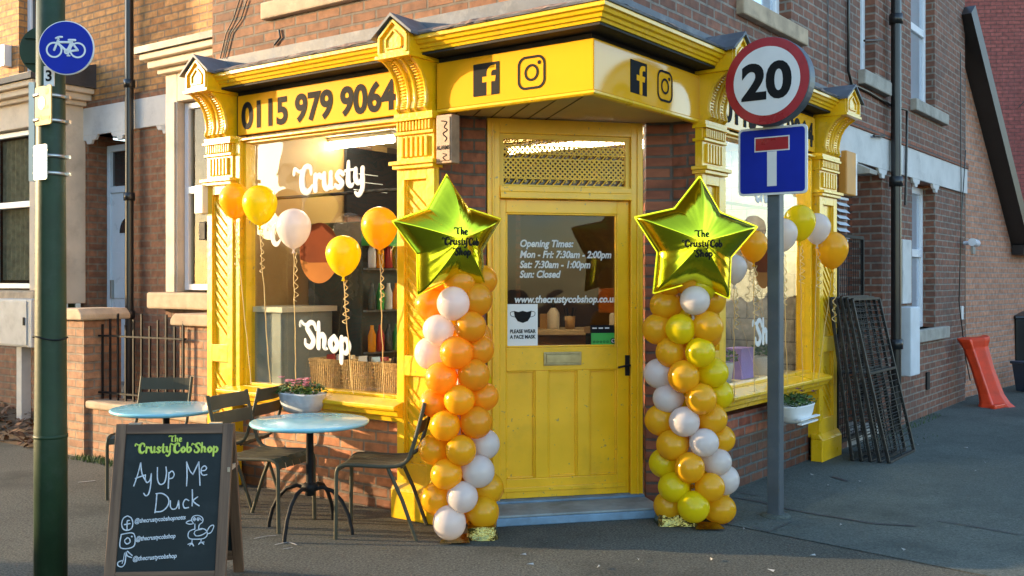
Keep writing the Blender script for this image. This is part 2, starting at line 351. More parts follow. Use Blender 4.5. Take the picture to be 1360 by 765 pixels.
M['iron'] = mat('black_iron', (.012,.012,.013), .6, var=.3, scale=20, spec=.2)
M['pipe'] = mat('black_cast_pipe', (.012,.013,.014), .35, var=.2, coat=.2)
M['wood'] = wood('stained_wood_v', (.085,.042,.022), (.20,.11,.06), 2)
M['wood_h'] = wood('stained_wood_h', (.085,.042,.022), (.20,.11,.06), 0)
M['chalk'] = mat('chalkboard', (.014,.020,.021), .6, var=.2, scale=4, spec=.25, dirt=(.045,.055,.058), dirtamt=.45, dscale=3)
M['chalk_line'] = mat('white_chalk', (.62,.64,.68), .9, var=.2, scale=60)
M['lime'] = mat('lime_lettering', (.55,.66,.08), .4, var=.03)
M['table'] = mat('pale_blue_enamel', (.24,.58,.70), .25, var=.04, coat=.5)
M['chair'] = mat('olive_metal_paint', (.066,.063,.043), .5, var=.1, spec=.2)
M['b_orange'] = mat('orange_balloon', (.97,.45,.02), .22, var=.03, scale=3, coat=.12, trans=.45)
M['b_amber'] = mat('amber_balloon', (.95,.56,.010), .22, var=.03, scale=3, coat=.12, trans=.45)
M['b_yellow'] = mat('yellow_balloon', (.92,.74,.008), .22, var=.03, scale=3, coat=.12, trans=.45)
M['b_white'] = mat('white_balloon', (.86,.78,.73), .22, var=.03, scale=3, coat=.12, trans=.45)
M['b_gold'] = mat('golden_balloon', (.97,.54,.016), .2, var=.03, scale=3, coat=.12, trans=.45)
M['foil'] = mat('gold_foil', (.78,.78,.03), .2, metal=1., var=.05, bump=.3, bscale=7, bdist=.008)
M['foil_dark'] = mat('foil_wrapping', (.36,.30,.10), .16, metal=1., var=.3, scale=10, bump=1., bscale=22, bdist=.02)
M['ribbon'] = mat('pale_gold_ribbon', (.72,.52,.22), .35, var=.1)
M['leaf'] = mat('plant_leaf', (.05,.12,.022), .5, var=.5, scale=30)
M['pink'] = mat('pink_petals', (.75,.32,.38), .6, var=.25, scale=40)
M['violet'] = mat('violet_petals', (.16,.05,.12), .6, var=.25, scale=40)
M['pot'] = mat('pale_trough', (.50,.54,.58), .6, var=.15, scale=20, bump=.4, bscale=60)
M['pot_white'] = mat('white_trough', (.74,.75,.74), .5, var=.05)
M['wicker'] = mat('wicker_weave', (.52,.33,.13), .7, var=.4, scale=50, bump=.9, bscale=90, bdist=.01)
M['cream'] = mat('cream_paint', (.62,.47,.24), .7, var=.08, scale=2)
M['tan'] = mat('tan_plaster', (.38,.23,.08), .7, var=.15, scale=1.5)
M['brown'] = mat('brown_panelling', (.055,.03,.011), .6, var=.25, scale=2)
M['tile_white'] = brick('white_wall_tiles', (.33,.31,.27), (.37,.35,.31), (.17,.16,.15), bw=.3, rh=.2, ms=.006, gloss=.2, stain=.1)
M['floor_in'] = mat('vinyl_floor', (.12,.10,.08), .5, var=.2)
M['grey_unit'] = mat('grey_unit', (.22,.25,.23), .35, var=.15)
M['dark_unit'] = mat('dark_fridge', (.05,.07,.06), .25, var=.2)
M['worktop'] = mat('cream_worktop', (.62,.56,.42), .35, var=.06)
M['tube'] = mat('lamp_tube', (1,1,1), .4, var=0, emit=(1,.93,.72), estr=14.0)
M['purple'] = mat('lilac_card', (.38,.25,.62), .5, var=.1)
M['orange_plastic'] = mat('orange_red_plastic', (.78,.055,.010), .5, var=.15, scale=8, dirt=(.3,.05,.02), dirtamt=.4)
M['bin'] = mat('black_bin', (.012,.014,.014), .4, var=.2)
M['bin_blue'] = mat('blue_box', (.02,.045,.08), .5, var=.2)
M['cabinet'] = mat('pale_grey_cabinet', (.52,.50,.46), .55, var=.12, dirt=(.25,.23,.2), dirtamt=.6, dscale=3, scale=8)
M['meter'] = mat('white_meter_box', (.62,.66,.70), .5, var=.08)
M['alarm'] = mat('weathered_alarm', (.34,.21,.13), .55, var=.2, scale=20, dirt=(.35,.14,.06), dirtamt=.6, dscale=12)
M['alarm2'] = mat('amber_alarm', (.62,.27,.04), .5, var=.1)
M['bread'] = mat('brown_bun', (.15,.036,.012), .8, var=.2, scale=4, spec=.05)
M['bread2'] = mat('bun_base', (.33,.125,.03), .8, var=.15, scale=4, spec=.05)
M['green_lab'] = mat('green_label', (.04,.36,.06), .4, var=.1)
M['litter'] = mat('dead_leaves', (.16,.075,.032), .8, var=.5, scale=30)
M['grass'] = mat('kerb_weeds', (.06,.11,.02), .7, var=.4, scale=20)
M['paper'] = mat('scrap_paper', (.36,.36,.34), .8, var=.1)
M['grille_paint'] = mat('cream_fretwork', (.84,.52,.03), .4, var=.1)
M['worn_iron'] = mat('worn_iron_frame', (.013,.013,.013), .5, var=.4, scale=25, spec=.35, dirt=(.16,.13,.10), dirtamt=.3, dscale=16)
M['mesh'] = mat('dark_mesh', (.010,.011,.011), .7, var=.2)
M['slate'] = mat('dark_slate', (.05,.05,.055), .55, var=.3, scale=8, bump=.4)
M['tree'] = mat('bark', (.05,.04,.03), .9, var=.3, scale=12)
M['roof'] = mat('roof_tiles', (.10,.06,.05), .8, var=.3, scale=8)
M['red_item'] = mat('red_packet', (.45,.03,.02), .4, var=.2)
# ================================================================== THE SETTING
struct(MB().add([(-70,-60,0),(70,-60,0),(70,70,0),(-70,70,0)], [(0,1,2,3)]).build('ground', M['asphalt']))
# paler pavement along the side street, its edge is the tar joint seen in the foreground
pv = MB(); q = [(1.02,6.62),(1.02,6.40),(1.34,6.27),(2.42,5.22),(3.6,4.1),(9.6,11.2),(9.6,18),(6.0,12.9)]
pv.add([(x,y,.004) for x,y in q], [tuple(range(len(q)))])
struct(pv.build('pavement', M['concrete']))
cr = MB()
def crack(pts, w, z=.008):
    for i in range(len(pts)-1):
        a, b = Vector((*pts[i], 0)), Vector((*pts[i+1], 0)); n = (b-a).normalized().cross(Vector((0,0,1)))*w/2
        cr.add([(*(a-n)[:2], z), (*(b-n)[:2], z), (*(b+n)[:2], z), (*(a+n)[:2], z)], [(0,1,2,3)])
def gp(u, v):
    Y = F*EYE/(v-HY); return ((u-CX)/F*Y, Y)
for seg, w in (([(975,662),(1010,668),(1040,676),(1075,683),(1120,690),(1160,697),(1215,700)], .022), ([(1245,693),(1300,702),(1355,712)], .012), ([(1000,701),(1020,708),(1050,695)], .008), ([(1105,634),(1125,640)], .04), ([(980,655),(1010,660)], .012)):
    crack([gp(*p) for p in seg], w)
cr.build('pavement_joint', M['slate']); struct(bpy.data.objects['pavement_joint'])
# thin pale streaks on the tarmac
sc_ = MB()
for pts, r in (([(366,724),(382,721),(394,724)], .006), ([(338,716),(352,713),(366,712)], .004), ([(105,641),(116,640),(125,639)], .010), ([(376,730),(388,728)], .003)):
    sc_.stroke([(*gp(*p), r) for p in pts], lambda x, z, d: (x, z, .003+d*.5), n=6)
struct(sc_.build('pale_streaks', M['paper']))

# ================================================================== THE CORNER SHOP
shop = thing('corner_shop', 'brick corner shop with bright yellow wooden shopfront and cut-off corner doorway', 'shop', (CO[0], CO[1], 0))
def P(name, mb, m, fr=L, bev=0., **k): return mb.build(name, m, shop, (0,0,0), fr.deg, bev, **k)
S = lambda name, mb, m, par, bev=0.: mb.build(name, m, par, (0,0,0), 0, bev)
def rel(fr, a, b): return (fr.x*a+fr.y*b).to_2d()     # plan point relative to the shop's corner
SIGN_B, SIGN_T = 2.64, 2.935
LP1, LP2 = (-3.41,-3.11), (-1.455,-1.14)
RP1, RP2 = (1.29,1.62), (3.50,3.93)
# -- walls
def up_wall(fr, x0, x1, holes, m):
    mb = MB(); z0, z1 = 2.992, 6.4
    xs = sorted(holes); cur = x0
    for h0, h1, a, b in xs:
        mb.box(cur, h0, 0, .3, z0, z1); mb.box(h0, h1, 0, .3, z0, a); mb.box(h0, h1, 0, .3, b, z1); cur = h1
    mb.box(cur, x1, 0, .3, z0, z1)
    return P('wall', mb, m, fr)
up_wall(L, -3.41, 0, [(-2.68,-1.93,3.58,5.3)], M['brick_up'])
up_wall(R, 0, 3.98, [(2.18,2.99,3.62,5.3)], M['brick_side'])
P('wall', MB().box(-3.13,-1.45,.05,.3,0,.64), M['brick_low'], L)
P('wall', MB().box(1.60,3.52,.05,.3,0,.56), M['brick_lowside'], R)
P('wall', MB().box(-3.41,-3.16,.06,3.9,0,2.95).box(-3.41,-3.16,.3,4.2,2.95,6.4), M['brick_up'], L)      # party wall
P('wall', MB().box(3.72,3.98,.06,3.9,0,2.95), M['brick_side'], R)
# piers either side of the door
def pier(fr, pts, m):
    mb = MB(); n = len(pts); vs = [(p[0], p[1], z) for z in (0, 2.64) for p in pts]
    mb.add(vs, [tuple(range(n))[::-1], tuple(range(n, 2*n))]+[(i, (i+1) % n, n+(i+1) % n, n+i) for i in range(n)])
    return P('wall', mb, m, fr, fix=True)
def wl(fr, X, Y): p = Vector((X, Y, 0))-fr.o; return (p.dot(fr.x), p.dot(fr.y))
pier(L, [wl(L,*p) for p in ((-.467,6.315),(-.330,6.508),(-.172,6.547),(-.20,6.70),(-.55,6.62))], M['brick_pier'])
pier(R, [wl(R,*p) for p in ((1.244,6.681),(1.40,6.95),(.93,6.98),(.925,6.805),(1.100,6.788))], M['brick_pier'])
# -- upstairs windows and sills
def sash(fr, x0, x1, z0, z1, y, root, mid=None, fw=.07, mf=None, pane=None, blind=None, local=False, deep=.06):
    f = MB(); f.box(x0,x0+fw,y,y+deep,z0,z1).box(x1-fw,x1,y,y+deep,z0,z1).box(x0+fw,x1-fw,y,y+deep,z0,z0+fw).box(x0+fw,x1-fw,y,y+deep,z1-fw,z1)
    if mid: f.box(x0+fw,x1-fw,y-.006,y+deep,mid-fw*.6,mid+fw*.6)
    w = f.build('window', mf or M['upvc'], root, (0,0,0), 0 if local else fr.deg, .006)
    pb = MB().box(x0+fw*.8,x1-fw*.8,y+deep*.45,y+deep*.6,z0+fw*.8,z1-fw*.8); S('pane', pb, pane or M['glass_dark'], w)
    return w
sash(L, -2.68, -1.93, 3.58, 5.3, .10, shop, 4.4); P('window_sill', MB().box(-2.80,-1.80,-.05,.12,3.46,3.585), M['stone'], L, .012)
sash(R, 2.18, 2.99, 3.62, 5.3, .10, shop, 4.4, pane=M['pane_sky']); P('window_sill', MB().box(1.94,3.22,-.06,.12,3.49,3.625), M['stone'], R, .012)
# -- pilasters
def pilaster(fr, s0, s1, plinth=True):
    sc = (s0+s1)/2; w = s1-s0; b = MB()
    b.box(s0, s1, -.02, .16, .2, 2.30)
    st = w*.2
    for a, c in ((s0, s0+st), (s1-st, s1)): b.box(a, c, -.05, -.02, .2, 2.30)
    for z0, z1 in ((.2,.36),(.93,1.06),(2.20,2.30)): b.box(s0+st, s1-st, -.05, -.02, z0, z1)
    for z0, z1 in ((.36,.93),(1.06,2.20)):           # herringbone boards in the sunk panels
        i0, i1 = s0+st, s1-st; z = z0+.03
        while z < z1-(i1-i0)*.9-.02:
            b.bar((i1-.004,-.024,z), (i0+.004,-.024,z+(i1-i0)*.9), .012, .024, up=(1,0,0)); z += .075
        b.box(i0, i0+.01, -.034, -.02, z0, z1); b.box(i1-.01, i1, -.034, -.02, z0, z1)
    pl = P('pilaster', b, M['yellow'], fr, .003)
    p = MB().box(s0-.025, s1+.025, -.085, .02, 0, .19); p.prism([(-.085,.19),(-.05,.235),(.02,.235),(.02,.19)], lambda a, c, d: (d, a, c), s0-.025, s1+.025)
    S('plinth', p, M['yellow'], pl, .008)
    c = MB().box(s0-.03, s1+.03, -.10, .02, 2.295, 2.32).box(s0-.015, s1+.015, -.08, .02, 2.27, 2.295).box(s0, s1, -.05, .02, 2.32, 2.60)
    k = 6                                             # fluted block, then a row of small flutes
    for i in range(k): a = s0+.035+(w-.07)*(i+.25)/k; c.box(a, a+(w-.07)/k*.5, -.068, -.05, 2.345, 2.475)
    c.box(s0-.01, s1+.01, -.072, .02, 2.49, 2.51)
    for i in range(11): a = s0+.01+(w-.02)*(i+.2)/11; c.box(a, a+(w-.02)/11*.55, -.074, -.05, 2.515, 2.575)
    c.box(s0-.015, s1+.015, -.085, .02, 2.578, 2.60).box(s0-.005, s1+.005, -.075, .02, 2.60, 2.63)
    S('capital', c, M['yellow'], pl, .003)
    # scrolled console bracket under a little gabled cap
    bw = w*.42; prof = [(-.06,2.63),(-.085,2.655),(-.075,2.70),(-.08,2.76),(-.095,2.82),(-.125,2.875),(-.165,2.915),(-.215,2.945)]
    g = MB(); g.prism(prof+[(.1,2.945),(.1,2.63)], lambda a, z, d: (d, a, z), sc-bw, sc+bw)
    for x in (-bw+.012, -.028, .028, bw-.012): g.tube([(sc+x, a-.004, z) for a, z in prof], .011, 6)
    for ch in (-1, 1):                                # two channels of beads
        xc = sc+ch*(bw+.012)/2
        for i in range(18):
            t = i/18*(len(prof)-2)+1; j = int(t); u = t-j; j2 = min(j+1, len(prof)-1)
            a = prof[j][0]*(1-u)+prof[j2][0]*u; z = prof[j][1]*(1-u)+prof[j2][1]*u
            g.box(xc-.017, xc+.017, a-.011, a+.004, z-.0035, z+.0035)
        g.lathe([(.0,-.012),(.022,-.012),(.026,0),(.02,.012),(.0,.012)], 10, (sc+ch*bw*.9, -.075, 2.662), True, Matrix.Rotation(PI/2, 3, 'Y'))
    S('bracket', g, M['yellow'], pl, .002)
    h = MB(); hw = w*.40; ya, yb = -.255, .02
    gab = [(-hw,2.965),(hw,2.965),(hw,3.085),(0,3.195),(-hw,3.085)]
    h.prism(gab, lambda a, z, d: (sc+a, d, z), ya, yb)
    h.prism([(ya-.02,2.945),(ya-.02,2.968),(yb,2.968),(yb,2.945)], lambda a, z, d: (d, a, z), sc-hw-.02, sc+hw+.02)
    for i in range(5):                                # raised rim and inner lozenge on the gable face
        a, c2 = gab[i], gab[(i+1) % 5]; h.bar((sc+a[0]*.9, ya-.008, (a[1]-3.05)*.9+3.05), (sc+c2[0]*.9, ya-.008, (c2[1]-3.05)*.9+3.05), .018, .02, up=(0,1,0))
        h.bar((sc+a[0]*.5, ya-.004, (a[1]-3.05)*.5+3.05), (sc+c2[0]*.5, ya-.004, (c2[1]-3.05)*.5+3.05), .012, .014, up=(0,1,0))
    S('gable_cap', h, M['yellow'], pl, .002)
    r = MB()
    for sg in (-1, 1):
        r.prism([(0,3.205),(sg*(hw+.045),3.075),(sg*(hw+.045),3.092),(0,3.226)], lambda a, z, d: (sc+a, d, z), ya-.035, .0)
    S('lead_roof', r, M['lead'], pl)
    return pl
for fr, (a, b) in ((L, LP1), (L, LP2), (R, RP1), (R, RP2)): pilaster(fr, a, b)
# -- cornice, lead flashing and soffit run round the corner
e0 = rel(L, LP1[0]-.02, 0); e1 = rel(R, RP2[1]+.02, 0)
path = [e0, Vector((0,0)), e1]
P('cornice', MB().sweep(path, [(-.02,2.988),(.135,2.988),(.142,3.004),(.155,3.008),(.163,3.026),(.180,3.032),(.188,3.050),(.205,3.055),(.205,3.078),(-.02,3.078)]), M['yellow'], W0, fix=True)
P('soffit_shade_board', MB().sweep(path, [(-.05,2.972),(.128,2.972),(.128,2.985),(-.05,2.985)]), M['dark'], W0, fix=True)  # added dark board, the shade under the cornice put into its colour
P('lead_flashing', MB().sweep(path, [(-.01,3.08),(.215,3.08),(.22,3.092),(.0,3.165),(.004,3.25),(-.01,3.25)]), M['lead'], W0, fix=True)
fe = MB()
for fr, a, b in ((L, LP1[0], -.05), (R, .05, RP2[1])):          # ragged felt lying over the front edge
    n = 90; pts = []
    vs = []; 
    for i in range(n+1):
        s = a+(b-a)*i/n; k = noise.noise(Vector((s*6, 3.3+fr.deg, 0))); k2 = noise.noise(Vector((s*23, 7, fr.deg)))
        for o, z in ((.12+k*.02,3.132), (.195+k*.022+k2*.01,3.104+k2*.006), (.222+k2*.012,3.088-abs(k)*.02)):
            p = rel(fr, s, -o); vs.append((p.x, p.y, z+.004))
    fe.add(vs, [(i*3+j, i*3+j+1, i*3+j+4, i*3+j+3) for i in range(n) for j in range(2)])
P('felt_edge', fe, M['lead_edge'], W0)
for fr, x0, x1 in ((L, LP1[0]+.05, 0), (R, 0, RP2[1]-.05)): pass
P('sign_backing', MB().box(LP1[1]-.02, -.01, .012, .06, 2.642, 2.970), M['dark'], L)
P('sign_backing', MB().box(.01, RP2[0]+.02, .012, .06, 2.642, 2.970), M['dark'], R)
# -- painted sign boards and their lettering
def screws(par, pts):
    mb = MB()
    for x, z in pts: mb.disc(on(-.001), x, z, .008, .003, 10)
    S('screw', mb, M['black'], par)
def phone_sign(fr, x0, x1):
    p = P('sign_board', MB().box(x0, x1, -.012, .010, SIGN_B, SIGN_T), M['sign_yellow' if fr is L else 'sign_gloss'], fr, .003)
    mb = MB(); mb.text('0115 979 9064', on(-.012), x0+.035, 2.688, .268, .0095, 0, sx=1.0, space=1.0)
    xs = [v[0] for v in mb.v]; k = (x1-x0-.085)/(max(xs)-min(xs)); m0 = min(xs)
    mb.v = [(x0+.045+(v[0]-m0)*k, v[1], v[2]) for v in mb.v]
    S('lettering', mb, M['black'], p)
    return p
phone_sign(L, LP1[1]+.015, LP2[0]-.005); phone_sign(R, RP1[1]+.03, RP2[0]-.01)
def social_sign(fr, x0, x1, fx, ix):
    p = P('sign_board', MB().box(x0, x1, -.016, .010, SIGN_B, SIGN_T), M['sign_yellow' if fr is L else 'sign_gloss'], fr, .003)
    zc = (SIGN_B+SIGN_T)/2; k = on(-.016); h = .1
    b = MB(); b.prism(rrect(fx-h, fx+h, zc-h, zc+h, .006), lambda a, z, d: k(a, z, d), .0005, .003)
    S('logo', b, M['black'], p)
    g = MB(); pts = [(.018,-.1),(.018,-.018),(-.022,-.018),(-.022,.016),(.018,.016),(.018,.038)]     # the letter f cut out of the square
    arc = [(.018+.045-.045*math.cos(rad(t)), .036+.045*math.sin(rad(t))) for t in range(10, 91, 16)]
    poly = [(.052,-.1),(.018,-.1),(.018,-.018),(-.016,-.018),(-.016,.016),(.018,.016)]+arc+[(.088,.081),(.088,.051),(.068,.051),(.057,.047),(.052,.036),(.052,.016),(.086,.016),(.081,-.018),(.052,-.018)]
    g.prism([(fx+a-.012, zc+c) for a, c in poly][::-1], lambda a, z, d: k(a, z, d), .0035, .0045)
    S('logo', g, M['sign_yellow'], p)
    c = MB(); o = rrect(ix-h, ix+h, zc-h, zc+h, .055, 8); n = len(o); i_ = rrect(ix-h+.015, ix+h-.015, zc-h+.015, zc+h-.015, .042, 8)
    c.add([k(a, z, .003) for a, z in o]+[k(a, z, .003) for a, z in i_], [(q, (q+1) % n, n+(q+1) % n, n+q) for q in range(n)])
    c.ring(k, ix, zc, .036, .051, .003); c.disc(k, ix+.055, zc+.055, .012, .003, 16)
    S('logo', c, M['black'], p)
    screws(p, [(x0+.035,SIGN_T-.03),(x0+.035,SIGN_B+.03),(x1-.05,SIGN_T-.03),(x1-.05,SIGN_B+.03)])
    return p
fx, _ = L.px(648, 103); ix, _ = L.px(708, 93); social_sign(L, LP2[1]-.005, .0155, fx, ix)
fx, _ = R.px(845, 103); ix, _ = R.px(880, 114); social_sign(R, -.010, RP1[0]+.03, fx, ix)
# -- soffit over the doorway
so = MB(); pl = [rel(L,-1.16,.02), rel(L,0,.02), rel(R,1.31,.02), (1.15-CO[0],7.05-CO[1]), (-.40-CO[0],6.70-CO[1])]
so.add([(p[0],p[1],2.636) for p in pl]+[(p[0],p[1],2.66) for p in pl], [(0,1,2,3,4),(9,8,7,6,5)]+[(i,(i+1)%5,5+(i+1)%5,5+i) for i in range(5)])
sof = P('soffit', so, M['soffit'], W0, fix=True)
jl = MB()
for i in range(1, 7):
    a = rel(L,-1.14+i*.19,.0); b = (a[0]+D.y.x*1.1, a[1]+D.y.y*1.1); jl.bar((a[0]+.1*D.y.x,a[1]+.1*D.y.y,2.635), (*b,2.635), .008, .004)
S('board_joint', jl, M['brown'], sof)
P('edge_moulding', MB().sweep([rel(L,-1.14,0), Vector((0,0)), rel(R,1.3,0)], [(-.02,2.612),(.012,2.612),(.024,2.622),(.024,2.636),(-.02,2.636)]), M['yellow'], W0, fix=True)
# -- shop windows
def shop_window(fr, x0, x1, sill_x0, sill_x1, z0=.785, z1=2.575):
    f = MB(); j = .055
    f.box(x0-.11, x0-.03, -.035, .09, .70, 2.615); f.box(x0-.03, x0, .0, .09, .70, z1+.02)
    f.box(x1, x1+.02, .0, .09, .70, z1+.02)
    f.box(x0-.11, x1+.03, -.03, .09, z1+.018, 2.612); f.box(x0-.03, x1+.02, .0, .09, z1, z1+.018)
    f.box(x0-.05, x1+.03, -.02, .09, .745, z0-.022); f.box(x0-.03, x1+.02, .01, .09, z0-.022, z0)
    w = P('shop_window', f, M['yellow'], fr, .004)
    sl = MB(); sl.prism([(-.13,.70),(-.14,.715),(-.14,.735),(-.03,.760),(.05,.760),(.05,.62),(-.05,.62),(-.055,.65),(-.10,.665),(-.11,.70)], lambda a, z, d: (d, a, z), sill_x0, sill_x1)
    S('window_sill', sl, M['yellow'], w, .004)
    S('pane', MB().box(x0-.012, x1+.012, .050, .056, z0-.012, z1+.012), M['glass'], w)
    return w
win_l = shop_window(L, -3.015, -1.475, -3.19, -1.40)
win_r = shop_window(R, 1.72, 3.44, 1.60, 3.56)
# fat 1970s lettering, one stroke list per letter
FAT = {
 'T': (.62, [[(-.22,.74,.035),(-.20,.90,.075),(.05,.90,.085),(.32,.86,.09),(.62,.97,.04)], [(.26,.86,.09),(.22,.45,.125),(.25,.15,.12),(.44,.12,.05)]]),
 'h': (.60, [[(.10,.98,.085),(.10,.5,.11),(.10,.10,.115)], [(.12,.38,.07),(.27,.58,.10),(.40,.46,.115),(.40,.14,.11),(.54,.10,.045)]]),
 'e': (.52, [[(.14,.34,.06),(.38,.40,.075),(.36,.57,.09),(.18,.57,.115),(.09,.30,.13),(.22,.09,.11),(.47,.17,.05)]]),
 'C': (.66, [[(.55,.68,.07),(.50,.90,.095),(.25,.92,.11),(.09,.58,.145),(.14,.18,.15),(.38,.05,.12),(.60,.24,.06)], [(.30,.95,.06),(-.02,.80,.07),(-.28,.93,.07),(-.33,.74,.075)]]),
 'r': (.44, [[(.10,.60,.10),(.10,.30,.12),(.10,.09,.115)], [(.12,.38,.06),(.25,.58,.09),(.38,.52,.11)]]),
 'u': (.60, [[(.10,.60,.10),(.10,.26,.12),(.22,.08,.11),(.38,.20,.09),(.42,.60,.105)], [(.42,.40,.11),(.43,.12,.11),(.55,.09,.045)]]),
 's': (.48, [[(.40,.50,.085),(.24,.60,.095),(.11,.47,.10),(.24,.33,.11),(.37,.20,.11),(.22,.07,.105),(.04,.16,.075)]]),
 't': (.42, [[(.18,.88,.08),(.17,.5,.11),(.18,.18,.12),(.32,.07,.09),(.42,.15,.04)], [(.00,.60,.05),(.38,.61,.05)]]),
 'y': (.56, [[(.10,.60,.10),(.10,.30,.115),(.22,.14,.10),(.38,.24,.09),(.42,.60,.105)], [(.42,.40,.105),(.41,-.05,.105),(.24,-.27,.095),(.08,-.18,.06)]]),
 'o': (.56, [[(.28,.58,.10),(.09,.34,.13),(.26,.07,.10),(.46,.33,.13),(.28,.58,.10)]]),
 'b': (.58, [[(.10,.98,.085),(.09,.5,.11),(.12,.16,.115),(.30,.07,.09),(.46,.30,.125),(.34,.57,.09),(.14,.44,.06)]]),
 'S': (.62, [[(.58,.72,.06),(.48,.92,.09),(.26,.92,.105),(.13,.72,.115),(.30,.52,.12),(.46,.30,.13),(.32,.06,.115),(.06,.10,.085),(.02,.28,.06)], [(.28,.95,.055),(.0,.82,.06),(-.20,.93,.06),(-.25,.76,.065)]]),
 'p': (.60, [[(.10,.60,.10),(.10,.2,.115),(.09,-.28,.095)], [(.12,.42,.06),(.30,.58,.09),(.46,.34,.125),(.32,.07,.09),(.14,.16,.06)]]),
}
def fat(mb, word, fn, x, z, h, arc=0.0, slope=0.0, k=1.0, depth=.0005, n=8, sub=5):
    cx = 0; tot = sum(FAT[c][0] if c in FAT else .3 for c in word)
    for ch in word:
        if ch in FAT:
            for st in FAT[ch][1]:
                pts = []
                for a, b, r in st:
                    X = (cx+a); q = X/tot-.5
                    pts.append((x+X*h, z+b*h+slope*X*h+arc*(.25-q*q)*h, r*h*k))
                mb.stroke(pts, fn, n=n, depth=depth, sub=sub)
            cx += FAT[ch][0]
        else: cx += .3
    return tot*h
def wpx(fr, u, v): return fr.px(u, v, .05)
lt = MB(); gl = on(.0485)
a = wpx(L, 398, 262); b = wpx(L, 480, 246); h = .155
fat(lt, 'Crusty', gl, a[0]+.01, a[1]+.02, (b[0]-a[0])/3.0, slope=.04, k=1.0)
a = wpx(L, 404, 461); b = wpx(L, 464, 462); S('lettering', lt, M['white'], win_l); lt = MB(); fat(lt, 'Shop', gl, a[0]+.01, a[1], (b[0]-a[0])/2.3, slope=-.10); S('lettering', lt, M['white'], win_l); lt = MB()
a = wpx(L, 361, 326); fat(lt, 'C', gl, a[0], a[1], .16)
S('lettering', lt, M['white'], win_l)
lt = MB(); a = wpx(R, 1003, 459); fat(lt, 'Shop', gl, a[0], a[1], .205, slope=-.02); S('lettering', lt, M['white'], win_r); lt = MB()
a = wpx(R, 1003, 250); fat(lt, 'Crusty', gl, a[0], a[1]-.1, .15)
S('lettering', lt, M['white'], win_r)
# painted bun on the glass: a plain brown roll
for wn, fr, u, v, rx in ((win_l, L, 424, 336, .20), (win_r, R, 1014, 352, .17)):
    a = wpx(fr, u, v); k = on(.0485); bn = MB(); bn.disc(k, a[0], a[1], rx, .0004, 44, rx*1.08)
    S('bun_picture', bn, M['bread2'], wn)
    top = MB(); T = [rad(-12+204*i/40) for i in range(41)]; top.add([k(a[0]+rx*.985*math.cos(t), a[1]+rx*1.07*math.sin(t), .0012) for t in T]+[k(a[0]+rx*.5*q, a[1]-rx*.34, .0012) for q in (-1, 0, 1)], [tuple(range(44))])
    S('bun_picture', top, M['bread'], wn)
# -- door
def dp(u, v, d=0.0): return D.px(u, v, d)
dx = lambda u, v=400, d=0.0: D.px(u, v, d)[0]
doorroot_loc = (D.o.x-CO[0], D.o.y-CO[1], 0)
def PD(name, mb, m, bev=0.): return mb.build(name, m, shop, doorroot_loc, D.deg, bev)
fw0, fw1 = 0.0, 1.092; zt = 2.628; l0, l1 = .085, 1.005
zr0, zr1 = 2.095, 2.16
fr_ = MB().box(fw0, l0, -.01, .10, .07, zt).box(l1, fw1, -.01, .10, .07, zt).box(l0, l1, -.01, .10, 2.53, zt)
fr_.box(l0, l1, -.035, .10, zr0, zr1-.02).box(l0, l1, -.02, .10, zr1-.02, zr1+.02)
fr_.box(fw0+.03, fw0+.045, -.022, -.01, .07, zt-.03).box(fw1-.045, fw1-.03, -.022, -.01, .07, zt-.03)
dfr = PD('door_frame', fr_, M['yellow_door'], .004)
# fretwork over the door
g = MB(); gx0, gx1, gz0, gz1 = l0+.0, l1, zr1+.03, 2.50; yy = .03
g.box(gx0, gx0+.03, .015, .05, gz0-.02, gz1+.03).box(gx1-.03, gx1, .015, .05, gz0-.02, gz1+.03).box(gx0, gx1, .012, .05, gz0-.02, gz0).box(gx0, gx1, .012, .05, gz1, gz1+.03)
bz0, bz1 = gz0+.045, gz1-.045; zm = (bz0+bz1)/2+.04
def lattice(z0, z1):
    p = .0345; h = z1-z0; i = -int(h/p)-1
    while gx0+.03+i*p < gx1:
        for sg in (1, -1):
            xa, xb, za, zb = gx0+.03+i*p, gx0+.03+i*p+h, z0, z1
            lo, hi = gx0+.03, gx1-.03
            if xa < lo: za += lo-xa; xa = lo
            if xb > hi: zb -= xb-hi; xb = hi
            if xb-xa > .01:
                pa, pb = (xa, za), (xb, zb)
                if sg < 0: pa, pb = (xa, z0+z1-za), (xb, z0+z1-zb)
                g.bar((pa[0], yy+.002*sg, pa[1]), (pb[0], yy+.002*sg, pb[1]), .0095, .008, up=(0,1,0))
        i += 1
lattice(bz0, zm-.012); lattice(zm+.012, bz1)
for z0, z1 in ((gz0, bz0), (bz1, gz1), (zm-.018, zm+.018)):
    zc = (z0+z1)/2; r = (z1-z0)/2; n = int((gx1-gx0-.06)/(.055)); 
    g.box(gx0+.03, gx1-.03, yy-.005, yy+.005, z0-.003, z0+.003); g.box(gx0+.03, gx1-.03, yy-.005, yy+.005, z1-.003, z1+.003)
    for i in range(n):
        x = gx0+.03+(i+.5)*(gx1-gx0-.06)/n
        g.tube([(x-.026, yy, zc-r*.8), (x-.012, yy, zc-r*.2), (x, yy, zc+r*.6), (x+.012, yy, zc+r*.7), (x+.016, yy, zc+r*.1), (x+.006, yy, zc)], .0045, 5)
S('fretwork_grille', g, M['grille_paint'], dfr)
S('pane', MB().box(gx0+.02, gx1-.02, .06, .065, gz0-.01, gz1+.01), M['glass_door'], dfr)
